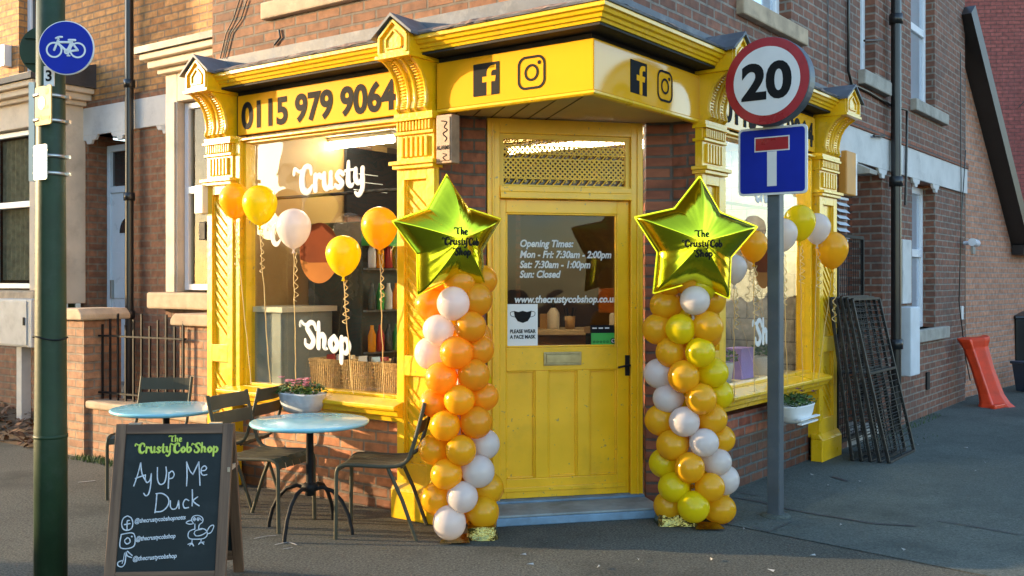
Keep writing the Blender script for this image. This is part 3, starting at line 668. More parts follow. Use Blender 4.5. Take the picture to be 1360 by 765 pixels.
# door leaf
dr = MB(); y0, y1 = .02, .07; za, zb = .085, zr0-.004
ga, gb = dp(673,282), dp(821,460); gx_0, gx_1, gz_1, gz_0 = ga[0], gb[0], ga[1], gb[1]
dr.box(l0+.004, gx_0, y0, y1, za, zb).box(gx_1, l1-.004, y0, y1, za, zb).box(gx_0, gx_1, y0, y1, gz_1, zb)
pz1, pz0 = dp(750,492)[1], dp(750,634)[1]
dr.box(gx_0, gx_1, y0, y1, pz1, gz_0).box(gx_0, gx_1, y0, y1, za, pz0)
px = [(dx(672),dx(712)), (dx(729),dx(768)), (dx(784),dx(824))]
px[0] = (gx_0, px[0][1]); px[2] = (px[2][0], gx_1)
dr.box(px[0][1], px[1][0], y0, y1, pz0, pz1).box(px[1][1], px[2][0], y0, y1, pz0, pz1)
for a, b in px:
    dr.box(a, b, y0+.022, y1-.01, pz0, pz1)
    for c, e in ((a, a+.012), (b-.012, b)): dr.box(c, e, y0+.008, y0+.022, pz0, pz1)
    dr.box(a+.012, b-.012, y0+.008, y0+.022, pz1-.012, pz1); dr.box(a+.012, b-.012, y0+.008, y0+.022, pz0, pz0+.012)
dr.box(gx_0, gx_0+.012, y0+.006, y0+.03, gz_0, gz_1).box(gx_1-.012, gx_1, y0+.006, y0+.03, gz_0, gz_1)
dr.box(gx_0+.012, gx_1-.012, y0+.006, y0+.03, gz_0, gz_0+.012).box(gx_0+.012, gx_1-.012, y0+.006, y0+.03, gz_1-.012, gz_1)
dr.box(l0+.03, l1-.03, y0-.012, y0, .13, .16)
door = PD('door', dr, M['yellow_door'], .004)
S('pane', MB().box(gx_0-.01, gx_1+.01, y0+.033, y0+.039, gz_0-.01, gz_1+.01), M['glass_door'], door)
lb = MB(); a, b = dp(723,468), dp(773,485)
lb.box(a[0], b[0], y0-.008, y0, b[1], a[1]).box(a[0]+.018, b[0]-.018, y0-.014, y0-.008, b[1]+.018, a[1]-.018)
for e in (0, 1): lb.box(a[0]+.012, b[0]-.012, y0-.018, y0-.008, (b[1]+.008 if e == 0 else a[1]-.014), (b[1]+.014 if e == 0 else a[1]-.008))
S('letterbox', lb, M['brass'], door, .002)
hd = MB(); a, b = dp(832,472), dp(838,499); hd.box(a[0]-.004, b[0]+.006, y0-.008, y0, b[1], a[1])
zc = dp(835,485)[1]; xc = (a[0]+b[0])/2
hd.tube([(xc, y0-.005, zc), (xc, y0-.045, zc), (xc-.02, y0-.05, zc), (xc-.085, y0-.048, zc-.012)], .008, 8)
S('handle', hd, M['iron'], door, .001)
kd = on(y0+.0325); lt = MB()
a = dp(690,326); b = dp(805,326)
hsz = .066
rows = [('Opening Times:', 326), ('Mon - Fri: 7:30am - 2:00pm', 340.5), ('Sat: 7:30am - 1:00pm', 354), ('Sun: Closed', 367)]
for tx, v in rows:
    lt.text(tx, kd, dp(690, v, .05)[0], dp(690, v, .05)[1]-.008, .0665, .0022, .22, space=1.0, sx=.88)
S('lettering', lt, M['white'], door); lt = MB(); lt.text('www.thecrustycobshop.co.uk', kd, dp(683,401,.05)[0], dp(683,401,.05)[1]-.005, .066, .0022, .18, sx=.92)
S('lettering', lt, M['white'], door)
a, b = dp(674,404,.05), dp(714,459,.05); po = MB().box(a[0], b[0], y0+.028, y0+.0315, b[1], a[1]); pw = S('poster', po, M['sign_white'], door)
_k = MB(); kk = on(y0+.028); mx_, mz_ = (a[0]+b[0])/2, a[1]-.075; s_ = (b[0]-a[0])/.22
_k.prism([(mx_-.065*s_,mz_+.03),(mx_-.03,mz_+.022),(mx_,mz_+.03),(mx_+.03,mz_+.022),(mx_+.065*s_,mz_+.03),(mx_+.058*s_,mz_-.01),(mx_+.035,mz_-.04),(mx_,mz_-.052),(mx_-.035,mz_-.04),(mx_-.058*s_,mz_-.01)], lambda x, z, d: kk(x, z, d), .001, .002)
for sg in (-1, 1): _k.stroke([(mx_+sg*.062*s_,mz_+.026,.002),(mx_+sg*.088*s_,mz_+.02,.002),(mx_+sg*.086*s_,mz_-.002,.002),(mx_+sg*.06*s_,mz_-.012,.002)], kk, n=5, depth=.001)
_k.text('PLEASE WEAR', kk, mx_, a[1]-.195, .034, .0012, 0, 'CENTER', .002, .84); _k.text('A FACE MASK', kk, mx_, a[1]-.232, .034, .0012, 0, 'CENTER', .002, .84)
door_poster_ink = S('poster_ink', _k, M['black'], door)
a, b = dp(784,432,.05), dp(820,459,.05); rt = MB(); rt.mi = 0; rt.box(a[0], b[0], y0+.028, y0+.0315, b[1], a[1]); rt.mi = 1
rt.box(a[0]+.006, b[0]-.006, y0+.026, y0+.028, b[1]+.008, b[1]+(a[1]-b[1])*.62)
S('hygiene_sticker', rt, [M['black'], M['green_lab']], door)
ri = MB(); zz = b[1]+.028; ri.mi = 0
for i in range(5): ri.ring(on(y0+.026), a[0]+.026+.024*i, zz, .005, .008, .002, 12)
ri.disc(on(y0+.026), b[0]-.032, zz+.006, .02, .002, 20); ri.mi = 1; ri.ring(on(y0+.026), b[0]-.032, zz+.006, .009, .013, .003, 16)
for i in range(3): ri.box(a[0]+.014+i*.045, a[0]+.045+i*.045, y0+.026, y0+.027, a[1]-.024, a[1]-.016)
S('sticker_ink', ri, [M['black'], M['sign_white']], door)
# step
st = MB(); sl_, sr_ = -.13, 1.10
st.mi = 0; st.box(sl_, sr_, -.375, .12, .0, .052); st.mi = 1; st.box(sl_+.002, sr_-.002, -.372, .12, .052, .068)
ds = PD('doorstep', st, [M['step'], M['steptop']], .008)
S('threshold', MB().box(.0, 1.09, -.05, .11, .068, .083), M['step'], ds, .003)
# burglar alarm beside the door
a = L.px(586,152,-.03); al = MB(); s0 = LP2[1]+.035
al.box(s0, s0+.125, -.07, .01, 2.285, 2.59).box(s0+.01, s0+.115, -.076, -.07, 2.30, 2.575)
al_ = P('alarm_box', al, M['alarm'], L, .008)
ai = MB(); k = on(-.0765); ai.text('ALARMS', k, s0+.0625, 2.37, .036, .001, 0, 'CENTER', .002, .8)
ai.stroke([(s0+.05,2.55,.004),(s0+.09,2.54,.004),(s0+.07,2.51,.004),(s0+.095,2.49,.004),(s0+.06,2.47,.004),(s0+.09,2.44,.004),(s0+.075,2.42,.003)], k, n=5, depth=.001)
ai.stroke([(s0+.06,2.345,.003),(s0+.09,2.335,.003),(s0+.06,2.32,.003),(s0+.085,2.30,.003)], k, n=5, depth=.001)
S('lettering', ai, M['black'], al_)
# small boxes at the far left edge of the shopfront
bx = MB(); bx.box(-3.50,-3.40,-.10,.03,2.06,2.28); P('junction_box', bx, [M['sign_pale']], L, .006)
bx = MB(); bx.box(-3.50,-3.42,-.06,.03,1.86,2.0); P('junction_box', bx, [M['iron']], L, .006)
# cables pinned to the wall
def cable(fr, pts, r=.006, y=-.012): P('cable', MB().tube([(x, y, z) for x, z in pts], r, 6), M['pipe'], fr)
cable(L, [L.px(*p) for p in ((372,40),(374,50),(366,60))], .008)
for k in range(2): cable(L, [L.px(*p) for p in ((330-10*k,0),(322-10*k,25),(308-6*k,45),(300-6*k,78))], .005)
cable(R, [R.px(*p) for p in ((1124,0),(1124,95),(1128,112),(1150,122),(1180,140))], .014, -.02)
cable(R, [R.px(*p) for p in ((1098,0),(1098,112))], .005)
# ---- inside the shop: shell
A_, B_, E_, D_ = L.w(-3.14,.12), L.w(-3.14,3.6), R.w(3.70,3.3), R.w(3.70,.12)
rl = lambda p: (p.x-CO[0], p.y-CO[1])
def inwall(p, q, m, z0=.05, z1=2.80):
    p, q = Vector(rl(p)), Vector(rl(q)); ang = math.degrees(math.atan2(q.y-p.y, q.x-p.x))
    return MB().box(0, (q-p).length, 0, .05, z0, z1).build('inner_wall', m, shop, (p.x, p.y, 0), ang)
Mi = A_.lerp(B_, .45); inwall(A_, Mi, M['tan']); inwall(Mi, B_, M['brown']); inwall(B_, E_, M['brown']); T_ = R.w(3.70,1.15); inwall(E_, T_, M['brown']); inwall(T_, D_, M['tile_white'])
poly = [rl(A_), rl(L.w(-1.3,.12)), rl(Vector((-.2,6.65,0))), rl(Vector((1.0,6.9,0))), rl(R.w(1.5,.12)), rl(D_), rl(E_), rl(B_)]
n = len(poly)
P('inner_floor', MB().add([(x,y,.06) for x,y in poly], [tuple(range(n))]), M['floor_in'], W0)
P('ceiling', MB().add([(x,y,2.74) for x,y in poly], [tuple(range(n))[::-1]]), M['cream'], W0)
P('display_ledge', MB().box(-3.10,-1.47,.10,.55,.735,.765), M['cream'], L); P('display_ledge', MB().box(1.66,3.5,.10,.5,.735,.765), M['cream'], R)
P('ledge_front', MB().box(-3.10,-1.47,.50,.54,.06,.735), M['brown'], L); P('ledge_front', MB().box(1.66,3.5,.46,.49,.06,.735), M['brown'], R)
P('curtain_rail', MB().tube([(-3.0,.14,2.165),(-1.47,.14,2.165)], .012, 8), M['iron'], L); P('curtain_rail', MB().tube([(1.7,.14,2.13),(3.44,.14,2.13)], .012, 8), M['iron'], R)
# ================================================================== NEIGHBOURING HOUSES
def wall_holes(x0, x1, z0, z1, y0, y1, holes):
    """A wall between x0 and x1 with rectangular openings (a, b, za, zb), sorted and not overlapping in x."""
    mb = MB(); cur = x0
    for a, b, za, zb in sorted(holes):
        mb.box(cur, a, y0, y1, z0, z1)
        if za > z0: mb.box(a, b, y0, y1, z0, za)
        if zb < z1: mb.box(a, b, y0, y1, zb, z1)
        cur = b
    mb.box(cur, x1, y0, y1, z0, z1); return mb
def stepped(x0, x1, z0, z1, y, blocks, dep=.03):
    """A painted lintel band with its stepped cut-outs over the openings."""
    mb = MB(); mb.box(x0, x1, y-dep, y, z0, z1)
    for a, b in blocks:
        mb.prism([(a-.10,z0),(a-.06,z0-.05),(a-.02,z0-.05),(a+.0,z0-.09),(a+.08,z0-.09),(a+.10,z0-.05),(a+.16,z0-.05),(a+.20,z0)][::-1], lambda x, z, d: (x, d, z), y-dep, y)
        if b: mb.prism([(b-.20,z0),(b-.16,z0-.05),(b-.10,z0-.05),(b-.08,z0-.09),(b,z0-.09),(b+.02,z0-.05),(b+.06,z0-.05),(b+.10,z0)][::-1], lambda x, z, d: (x, d, z), y-dep, y)
    return mb
YH = 1.15      # the terrace stands back from the shop front
def terrace(name, label, s0, s1, porch, bay0, bay1, upwins, bandx, strip=None):
    root = thing(name, label, 'house', (CO[0], CO[1], 0), L.deg)
    B = lambda n, mb, m, bev=0.: mb.build(n, m, root, (0,0,0), 0, bev)
    B('wall', wall_holes(s0, s1, .3, 3.12, YH, YH+.3, [(porch[0], porch[1], .3, 3.12), (bay0+.1, bay1-.1, .45, 3.12)]), M['brick_porch'])
    B('wall', wall_holes(s0, s1, 3.42, 7.0, YH, YH+.3, [(a, b, za, zb) for a, b, za, zb in upwins]), M['brick_orange'])
    B('dogtooth_course', MB().box(s0, s1, YH-.03, YH+.3, 3.40, 3.47), M['brick_porch'])
    B('lintel_band', stepped(bandx[0], bandx[1], 3.10, 3.40, YH, [(porch[0]+.03, porch[1]-.03)]), M['band'], .004)
    B('wall', MB().box(bandx[0], bandx[1], YH, YH+.3, 3.12, 3.40), M['brick_porch'])
    # recessed porch
    pw = MB().box(porch[0]-.02, porch[0], YH+.3, YH+1.0, .3, 3.1).box(porch[1], porch[1]+.02, YH+.3, YH+1.0, .3, 3.1)
    B('porch_wall', pw, M['brick_porch']); B('porch_ceiling', MB().box(porch[0], porch[1], YH, YH+1.0, 3.12, 3.15), M['band'])
    B('porch_floor', MB().box(porch[0], porch[1], YH, YH+1.0, .3, .45), M['stone_grey'])
    # bay
    y = .62; zc0, zc1 = 3.42, 3.62
    f = MB().box(bay0, bay0+.17, y, y+.2, 1.44, 3.42).box(bay1-.17, bay1, y, y+.2, 1.44, 3.42).box(bay0+.17, bay1-.17, y, y+.2, 3.16, 3.42)
    f.box(bay0, bay0+.1, y+.2, YH, 1.3, 3.42).box(bay1-.1, bay1, y+.2, YH, 1.3, 3.42).box(bay0+.02, bay0+.15, y-.015, y, 1.44, 3.16).box(bay1-.15, bay1-.02, y-.015, y, 1.44, 3.16)
    b = B('bay', f, M['render'], .01)
    S('bay_sill', MB().box(bay0-.12, bay1+.12, y-.12, y+.2, 1.29, 1.44), M['stone'], b, .02)
    co = MB().box(bay0-.06, bay1+.06, y-.05, YH, 3.42, 3.47).box(bay0-.12, bay1+.12, y-.11, YH, 3.47, 3.54).box(bay0-.17, bay1+.17, y-.16, YH, 3.54, 3.60)
    S('bay_cornice', co, M['render'], b, .012)
    ro = MB().prism([(y-.19,3.60),(y-.19,3.66),(YH,3.86),(YH,3.60)], lambda a, z, d: (d, a, z), bay0-.2, bay1+.2); S('bay_roof', ro, M['slate'], b)
    S('bay_wall', MB().box(bay0, bay1, y, y+.2, .1, 1.29), M['brick_porch'], b)
    n = max(1, round((bay1-bay0-.34)/.85)); w = (bay1-bay0-.34)/n
    for i in range(n): 
        a = bay0+.17+i*w
        wn = sash(L, a+.01, a+w-.01, 1.46, 3.15, y+.07, root, 2.36, fw=.055, local=True, pane=M['glass_dark'])
        cu = MB(); m_ = 16
        for j in range(m_): t0 = a+.08+(w-.16)*j/m_; t1 = a+.08+(w-.16)*(j+1)/m_; cu.add([(t0, y+.09+.012*(j % 2), 1.55),(t1, y+.09+.012*((j+1) % 2), 1.55),(t1, y+.09+.012*((j+1) % 2), 3.08),(t0, y+.09+.012*(j % 2), 3.08)], [(0,1,2,3)])
        # the net curtain hangs in the room; the pane in front is clear
        wn.children[0].data.materials.clear(); wn.children[0].data.materials.append(M['glass_old']); S('curtain', MB_shift(cu, .06), M['curtain'], wn)
        S('room_back', MB().box(a, a+w, y+.30, y+.32, 1.4, 3.2), M['brown'], wn)
    for a, b_, za, zb in upwins:
        sash(L, a, b_, za, zb, YH+.10, root, za+.95, local=True)
        B('window_sill', MB().box(a-.1, b_+.1, YH-.07, YH+.15, za-.13, za), M['stone'], .012)
    return root, B
def MB_shift(mb, dy):
    mb.v = [(x, y+dy, z) for x, y, z in mb.v]; return mb
sx_ = lambda u, d=YH: L.px(u, 300, d)[0]
SP = sx_(170)
# house next to the shop: porch edge hidden behind the downpipe, bay partly behind the yellow pilaster
ra, Ba = terrace('terraced_house', 'orange brick terraced house with cream bay window, between the drainpipe and the yellow shopfront', SP, -3.10, (-5.62,-5.52), -4.88, -3.45, [], (SP, -5.0))
Ba('porch_post', MB().box(-5.60,-5.54,YH-.02,YH+.1,.45,3.08), M['door_blue'], .005)
PX = SP+.16
pp = MB().tube([(PX, YH-.09, .3),(PX, YH-.09, 7.0)], .042, 10)
for z in (1.2, 2.4, 3.55, 5.2): pp.lathe([(.042,-.04),(.058,-.04),(.058,.04),(.042,.04)], 10, (PX, YH-.09, z))
Ba('drainpipe', pp, M['pipe'])
Ba('chimney', MB().box(-5.0,-4.2,YH+2,YH+2.9,6.5,9.2), M['brick_orange'])
# house further left, with the pale blue door and the bay behind the green post
ul, ur = sx_(28), sx_(66)
rb, Bb = terrace('terraced_house', 'orange brick terraced house behind the green lamp post, with pale blue front door', -11.5, SP, (-7.0,-6.30), -9.2, -7.04, [(ul-.05, ur, 3.93, 5.6)], (-7.18, SP))
# the door sits deep in its porch, facing the street
d0, d1 = -6.995, -6.305
dz0, dz1 = .45, 3.02; yy_ = YH+.22
fd = MB().box(d0, d0+.06, yy_, yy_+.07, dz0, dz1).box(d1-.06, d1, yy_, yy_+.07, dz0, dz1).box(d0+.06, d1-.06, yy_, yy_+.07, dz1-.07, dz1).box(d0+.06, d1-.06, yy_, yy_+.07, 2.50, 2.57)
fd.box(d0+.06, d1-.06, yy_+.02, yy_+.06, dz0, 2.50)
for a, b in ((.75,1.25),(1.35,1.85)): fd.box(d0+.13, d1-.13, yy_+.01, yy_+.02, a, b)
dd = Bb('door', fd, M['door_blue'], .005)
S('pane', MB().box(d0+.07, d1-.07, yy_+.03, yy_+.04, 2.58, dz1-.07), M['glass_dark'], dd)
fan = MB(); cx_ = (d0+d1)/2; fan.add([(cx_+.13*math.cos(t*PI/12), yy_+.015, 2.06+.16*math.sin(t*PI/12)) for t in range(13)], [tuple(range(13))]); S('pane', fan, M['glass_dark'], dd)
S('handle', MB().box(d0+.09, d0+.11, yy_-.02, yy_+.02, 1.35, 1.55), M['steel'], dd)
gp_ = MB().tube([(sx_(101), YH-.05, .3),(sx_(101), YH-.05, 3.3),(sx_(101)+.08, YH-.2, 3.45)], .04, 8); Bb('drainpipe', gp_, M['post_green'])
bx = MB().box(sx_(12)-.06, sx_(12)+.06, YH-.09, YH, 4.05, 4.3); Bb('vent_box', bx, M['sign_white'], .004)

# -------- front garden wall, piers and railings (all on the shop-front line)
gw = thing('garden_wall', 'low stepped brick garden wall with stone coping behind the cafe tables', 'wall', (CO[0], CO[1], 0), L.deg)
G = lambda n, mb, m, bev=0.: mb.build(n, m, gw, (0,0,0), 0, bev)
G('wall', MB().box(-5.9,-3.43,.02,.25,0,.43), M['brick_garden']); G('coping', MB().box(-5.13,-3.44,-.02,.28,.43,.50), M['stone'], .02)
def gpier(x0, x1, y0, y1, z0, zt, label):
    r = thing('brick_pier', label, 'pier', (CO[0], CO[1], 0), L.deg, 'brick garden piers')
    MB().box(x0, x1, y0, y1, z0, zt).build('shaft', M['brick_garden'], r)
    c = MB(); c.prism([(x0-.06,zt),(x1+.06,zt),(x1+.06,zt+.05),(x1+.0,zt+.10),(x0,zt+.10),(x0-.06,zt+.05)], lambda a, z, d: (a, d, z), y0-.06, y1+.06); c.build('cap', M['stone'], r, None, 0, .015)
    return r
gpier(-5.52, -5.14, -.02, .34, 0.0, 1.20, 'taller brick gate pier with stone cap, right of the green post')
gpier(-4.19, -3.75, .27, .60, .1, 1.17, 'brick pier with stone cap tight against the yellow shopfront')
rl_ = thing('iron_railing', 'black iron railing with uneven spikes between two brick piers', 'railing', (CO[0], CO[1], 0), L.deg)
b = MB(); b.bar((-5.14,.13,1.06),(-4.05,.22,1.06),.035,.014).bar((-5.14,.13,.56),(-4.05,.22,.56),.035,.014); b.build('rail', M['iron'], rl_)
for i in range(11):
    t = i/10; x = -5.10+1.03*t; y = .133+.085*t; h = 1.16+.05*((i*7) % 3)
    MB().bar((x, y, .50), (x, y, h), .016, .016).build('spike', M['iron'], rl_)
# raised bed and its dead leaves
bd = MB(); bd.add([(-12,.30,.10),(-5.9,.30,.10),(-5.9,-.02,.0),(-12,-.02,.02),(-12,1.2,.32),(-5.9,1.2,.32)], [(3,2,1,0),(0,1,5,4)])
bd.add([(-5.9,.24,.10),(-3.1,.24,.10),(-3.1,1.2,.32),(-5.9,1.2,.32)], [(0,1,2,3)])
struct(bd.build('garden_soil', M['soil'], None, (CO[0],CO[1],0), L.deg))
lf = MB()
def leafquad(mb, p, s, up=.35):
    a = random.uniform(0, 2*PI); d = Vector((math.cos(a), math.sin(a), random.uniform(-up, up))); e = Vector((-math.sin(a), math.cos(a), random.uniform(-up, up)))
    p = Vector(p); mb.add([p-d*s, p+e*s*.5, p+d*s, p-e*s*.5], [(0,1,2,3)])
for i in range(620):
    s = random.uniform(-8.4,-5.75) if i < 480 else random.uniform(-5.5,-3.6)
    y = random.triangular(-.12, .9, .12) if i < 480 else random.uniform(.3,1.0)
    z = (.10+max(0,(y-.3))*.245 if y > .3 else .1*max(0,(y+.02)/.32))+random.uniform(.01,.07)
    p = L.w(s, y); leafquad(lf, (p.x, p.y, z), random.uniform(.025,.055), .8)
o = lf.build('leaf_litter', M['litter']); o['kind'] = 'stuff'
gs = MB()
def blades(fr, s0, s1, y0, y1, n, h):
    for i in range(n):
        s = random.uniform(s0, s1); y = random.uniform(y0, y1); p = fr.w(s, y); a = random.uniform(0, 2*PI); hh = h*random.uniform(.4, 1.2)
        q = Vector((math.cos(a), math.sin(a), 0)); r = Vector((-q.y, q.x, 0))*.004; tip = p+q*hh*random.uniform(.2,.8)+Vector((0,0,hh))
        gs.add([p-r, p+r, tip], [(0,1,2)])
blades(L, -5.2, -4.4, -.14, .02, 420, .05); blades(L, -4.4, -3.45, -.06, .02, 160, .04); blades(R, 4.9, 7.2, -.16, -.01, 260, .035); blades(R, 4.7, 5.6, -.5, -.05, 90, .02)
o = gs.build('weeds', M['grass']); o['kind'] = 'stuff'
# cabinet on its post
cb = thing('meter_cabinet', 'pale grey metal cabinet on a short post in the leafy bed, far left', 'cabinet', tuple(L.w(-6.99,.42)), L.deg)
MB().box(-.37,.37,-.10,.14,.88,1.36).build('case', M['cabinet'], cb, None, 0, .01)
hd = MB().box(-.345,.29,-.112,-.10,.90,1.34); MB_ = hd.build('door', M['cabinet'], cb, None, 0, .004); S('handle', MB().box(.245,.265,-.125,-.112,1.10,1.18), M['iron'], MB_)
MB().box(-.05,.05,-.03,.07,.08,.88).build('post', M['cabinet'], cb, None, 0, .004)

# -------- house along the side street
rc = thing('terraced_house', 'grey-brown brick terraced house with white lintel band, right of the shop', 'house', (CO[0], CO[1], 0), R.deg)
H = lambda n, mb, m, bev=0.: mb.build(n, m, rc, (0,0,0), 0, bev)
HX0, HX1 = 3.985, 8.87
g0, g1 = 6.46, 7.42; p0, p1 = 4.35, 5.40
w2 = (4.72, 5.18, 3.55, 5.4); w3 = (6.42, 7.40, 3.53, 5.3)
H('wall', wall_holes(HX0, HX1, 0, 2.66, 0, .3, [(p0, p1, 0, 2.66), (g0, g1, 1.0, 2.66)]), M['brick_side'])
H('wall', wall_holes(HX0, HX1, 2.98, 6.4, 0, .3, [w2, w3]), M['brick_side'])
H('wall', MB().box(HX0, HX1, .0, .3, 2.66, 2.98), M['brick_side'])
H('lintel_band', stepped(HX0+.02, HX1, 2.66, 2.975, 0, [(p0+.02,p1-.02),(g0+.02,g1-.02)]), M['band'], .004)
H('dogtooth_course', MB().box(HX0+.02, HX1+.01, -.045, .0, 2.975, 3.05), M['brick_pier'], .008)
pw = MB().box(p0-.02, p0, .3, 1.2, 0, 2.66).box(p1, p1+.02, .3, 1.2, 0, 2.66); H('porch_wall', pw, M['brick_pier'])
H('porch_back', MB().box(p0, p1, 1.1, 1.15, .1, 2.66), M['band']); H('porch_floor', MB().box(p0, p1, 0, 1.1, 0, .1), M['stone_grey'])
gt = MB().box(p0+.0, p0+.035, -.015, .02, .12, 2.05)
sg = thing('mesh_gate', 'dark wire mesh gate in the porch beside the yellow pilaster', 'gate', tuple(R.w(p0-.36,-.03)), R.deg)
mb = MB(); mb.bar((0,0,.1),(0,0,1.95),.03,.03).bar((.7,0,.1),(.7,0,1.95),.03,.03).bar((0,0,1.95),(.7,0,1.95),.03,.03).bar((0,0,.1),(.7,0,.1),.03,.03); mb.build('frame', M['iron'], sg)
mb = MB()
for i in range(1, 14): mb.bar((i*.05,0,.1),(i*.05,0,1.95),.005,.005)
for i in range(1, 37): mb.bar((0,.006,.1+i*.05),(.7,.006,.1+i*.05),.005,.005)
mb.build('wire_mesh', M['iron'], sg)
wn = sash(R, g0+.02, g1-.02, 1.0, 2.62, .13, rc, 1.86, fw=.075, local=True, pane=M['pane_sky'])
H('window_sill', MB().box(g0-.08, g1+.40, -.07, .15, .86, 1.0), M['stone_grey'], .012)
sash(R, w2[0], w2[1], w2[2], w2[3], .10, rc, 4.45, local=True, pane=M['pane_sky']); H('window_sill', MB().box(w2[0]-.06, w2[1]+.32, -.07, .15, w2[2]-.14, w2[2]), M['stone_grey'], .012)
sash(R, w3[0], w3[1], w3[2], w3[3], .10, rc, 4.42, local=True, pane=M['pane_sky']); H('window_sill', MB().box(w3[0]-.02, w3[1]+.38, -.07, .15, w3[2]-.13, w3[2]), M['stone_grey'], .012)
dpx = 5.56
pp = MB().tube([(dpx,-.09,.02),(dpx,-.09,6.4)], .052, 10)
for z in (.9, 2.55, 4.2): pp.lathe([(.052,-.05),(.068,-.05),(.068,.05),(.052,.05)], 10, (dpx,-.09,z))
H('drainpipe', pp, M['pipe'])
def rc_cable(pts, r=.009, y=-.05): H('cable', MB().tube([(R.px(*p)[0], y, R.px(*p)[1]) for p in pts], r, 6), M['pipe'])
rc_cable([(1180,140),(1188,144),(1198,147),(1198,172),(1196,273)], .014)
rc_cable([(1270,70),(1271,300),(1268,400),(1276,470),(1283,505)], .007); rc_cable([(1277,200),(1272,280)], .007)
rc_cable([(1141,55),(1166,54)], .012); rc_cable([(1152,181),(1166,182)], .012, -.06)
mt = MB().box(5.84,6.18,-.16,.0,.55,1.27); H('meter_box', mt, M['meter'], .012)
mt = MB().box(5.95,6.27,-.05,.0,1.30,1.98); H('meter_box', mt, M['band'], .01)
a0, b0 = R.px(1110,200), R.px(1125,243); al = MB().box(4.10,4.36,-.08,0,2.32,2.72); x = H('alarm_box', al, M['alarm2'], .012); S('alarm_base', MB().box(4.36,4.40,-.075,0,2.33,2.71), M['sign_white'], x)
lm = MB(); lm.prism([(0,2.66),(-.16,2.58),(-.16,2.54),(0,2.54)], lambda a, z, d: (d, a, z), 4.50, 4.72); H('floodlight', lm, M['stone_grey'], .006)
c_ = R.px(1287,281); cm = MB().tube([(8.72,-.02,2.02),(8.72,-.12,2.03)], .025, 8).tube([(8.62,-.14,2.03),(8.86,-.14,2.02)], .05, 10); H('camera_lamp', cm, M['upvc'])
lv = MB().box(4.02,4.30,-.03,-.0,1.90,1.92).box(4.02,4.30,-.03,0,2.28,2.30)
for i in range(6): lv.prism([(-.045,1.93+i*.058),(-.005,1.965+i*.058),(-.002,1.965+i*.058),(-.042,1.93+i*.058)], lambda a, z, d: (d, a, z), 4.02, 4.30)
H('louvre_vent', lv, M['meter'])
H('vent_plate', MB().box(8.62,8.72,-.02,0,1.05,1.22), M['sign_white'], .004); H('vent_plate', MB().box(7.0,7.12,-.02,0,.30,.50), M['iron'], .004)
# lean-to with the sloping bargeboard
gfr = Frame(R.w(HX1,.10).x, R.w(HX1,.10).y, 47.0)
rg = thing('brick_outbuilding', 'lower pale brick wing with a steep black bargeboard, at the end of the street', 'building', (gfr.o.x, gfr.o.y, 0), gfr.deg)
ta, tb = gfr.px(1276, 40), gfr.px(1345, 325); tb2 = gfr.px(1362, 330)
gb_ = MB(); gb_.prism([(0,0),(9.0,0),(9.0,tb[1]-.05),(tb[0],tb[1]-.05),(-.02,ta[1])], lambda a, z, d: (a, d, z), 0, .3); gb_.build('wall', M['brick_gable'], rg)
br_ = MB().bar((-.1,-.09,ta[1]+.18),(tb[0]+.05,-.09,tb[1]+.0),.2,.30,up=(0,1,0)).bar((tb[0]-.1,-.10,tb[1]-.08),(9,-.10,tb[1]-.08),.16,.14); br_.build('bargeboard', M['pipe'], rg)
MB().prism([(-.1,ta[1]+.3),(tb[0],tb[1]+.12),(tb[0],tb[1]+.02),(-.1,ta[1]+.2)], lambda a, z, d: (a, d, z), 0, 3.0).build('roof', M['slate'], rg)
MB().tube([gfr_p for gfr_p in [(gfr.px(1290,u)[0] if False else .25, -.02, z) for u, z in ((0,4.2),(0,3.0),(0,1.6),(0,.2))]], .008, 6).build('cable', M['pipe'], rg)
MB().box(gfr.px(1291,282)[0]-.05, gfr.px(1291,282)[0]+.05, -.03, 0, 1.9, 2.1).build('vent_plate', M['stone_grey'], rg, None, 0, .004)
MB().tube([(.06+.02*math.sin(i*1.3), -.02, 4.3-i*.3) for i in range(13)], .010, 6).build('cable', M['pipe'], rg)
# crimson house beyond it
rf = thing('brick_house', 'tall crimson brick house wall rising behind the black bargeboard', 'house', (5.4, 19.5, 0), -4)
MB().box(0, 12, 0, .4, 0, 12).build('wall', M['brick_far'], rf)
MB().tube([(5.75,-.02,6.3),(5.2,-.02,5.7),(4.45,-.02,4.9)], .010, 6).build('cable', M['pipe'], rf)
MB().tube([(6.4,-.03,4.9),(5.95,-.03,4.3),(5.98,-.03,3.8),(5.95,-.03,1.5)], .016, 6).build('cable', M['brick_far'], rf)

# ---- the other side of the street, seen only in the shop glass, the foil and as shadow
def far_house(name, label, x, y, deg, w, h, dpt, m):
    r = thing(name, label, 'house', (x, y, 0), deg)
    mb = MB().box(0, w, 0, dpt, 0, h); mb.build('wall', m, r)
    rf_ = MB(); rf_.prism([(-.3,h),(dpt/2,h+2.2),(dpt+.3,h)], lambda a, z, d: (d, a, z), -.05, w+.05); rf_.build('roof', M['roof'], r)
    for i in range(int(w//2.4)):
        for z in (.9, 3.6):
            a = .6+i*2.4; wdw = MB().box(a, a+1.1, -.06, .0, z, z+1.5); q = wdw.build('window', M['upvc'], r); S('pane', MB().box(a+.08, a+1.02, -.07, -.06, z+.08, z+1.42), M['glass_dark'], q)
    return r
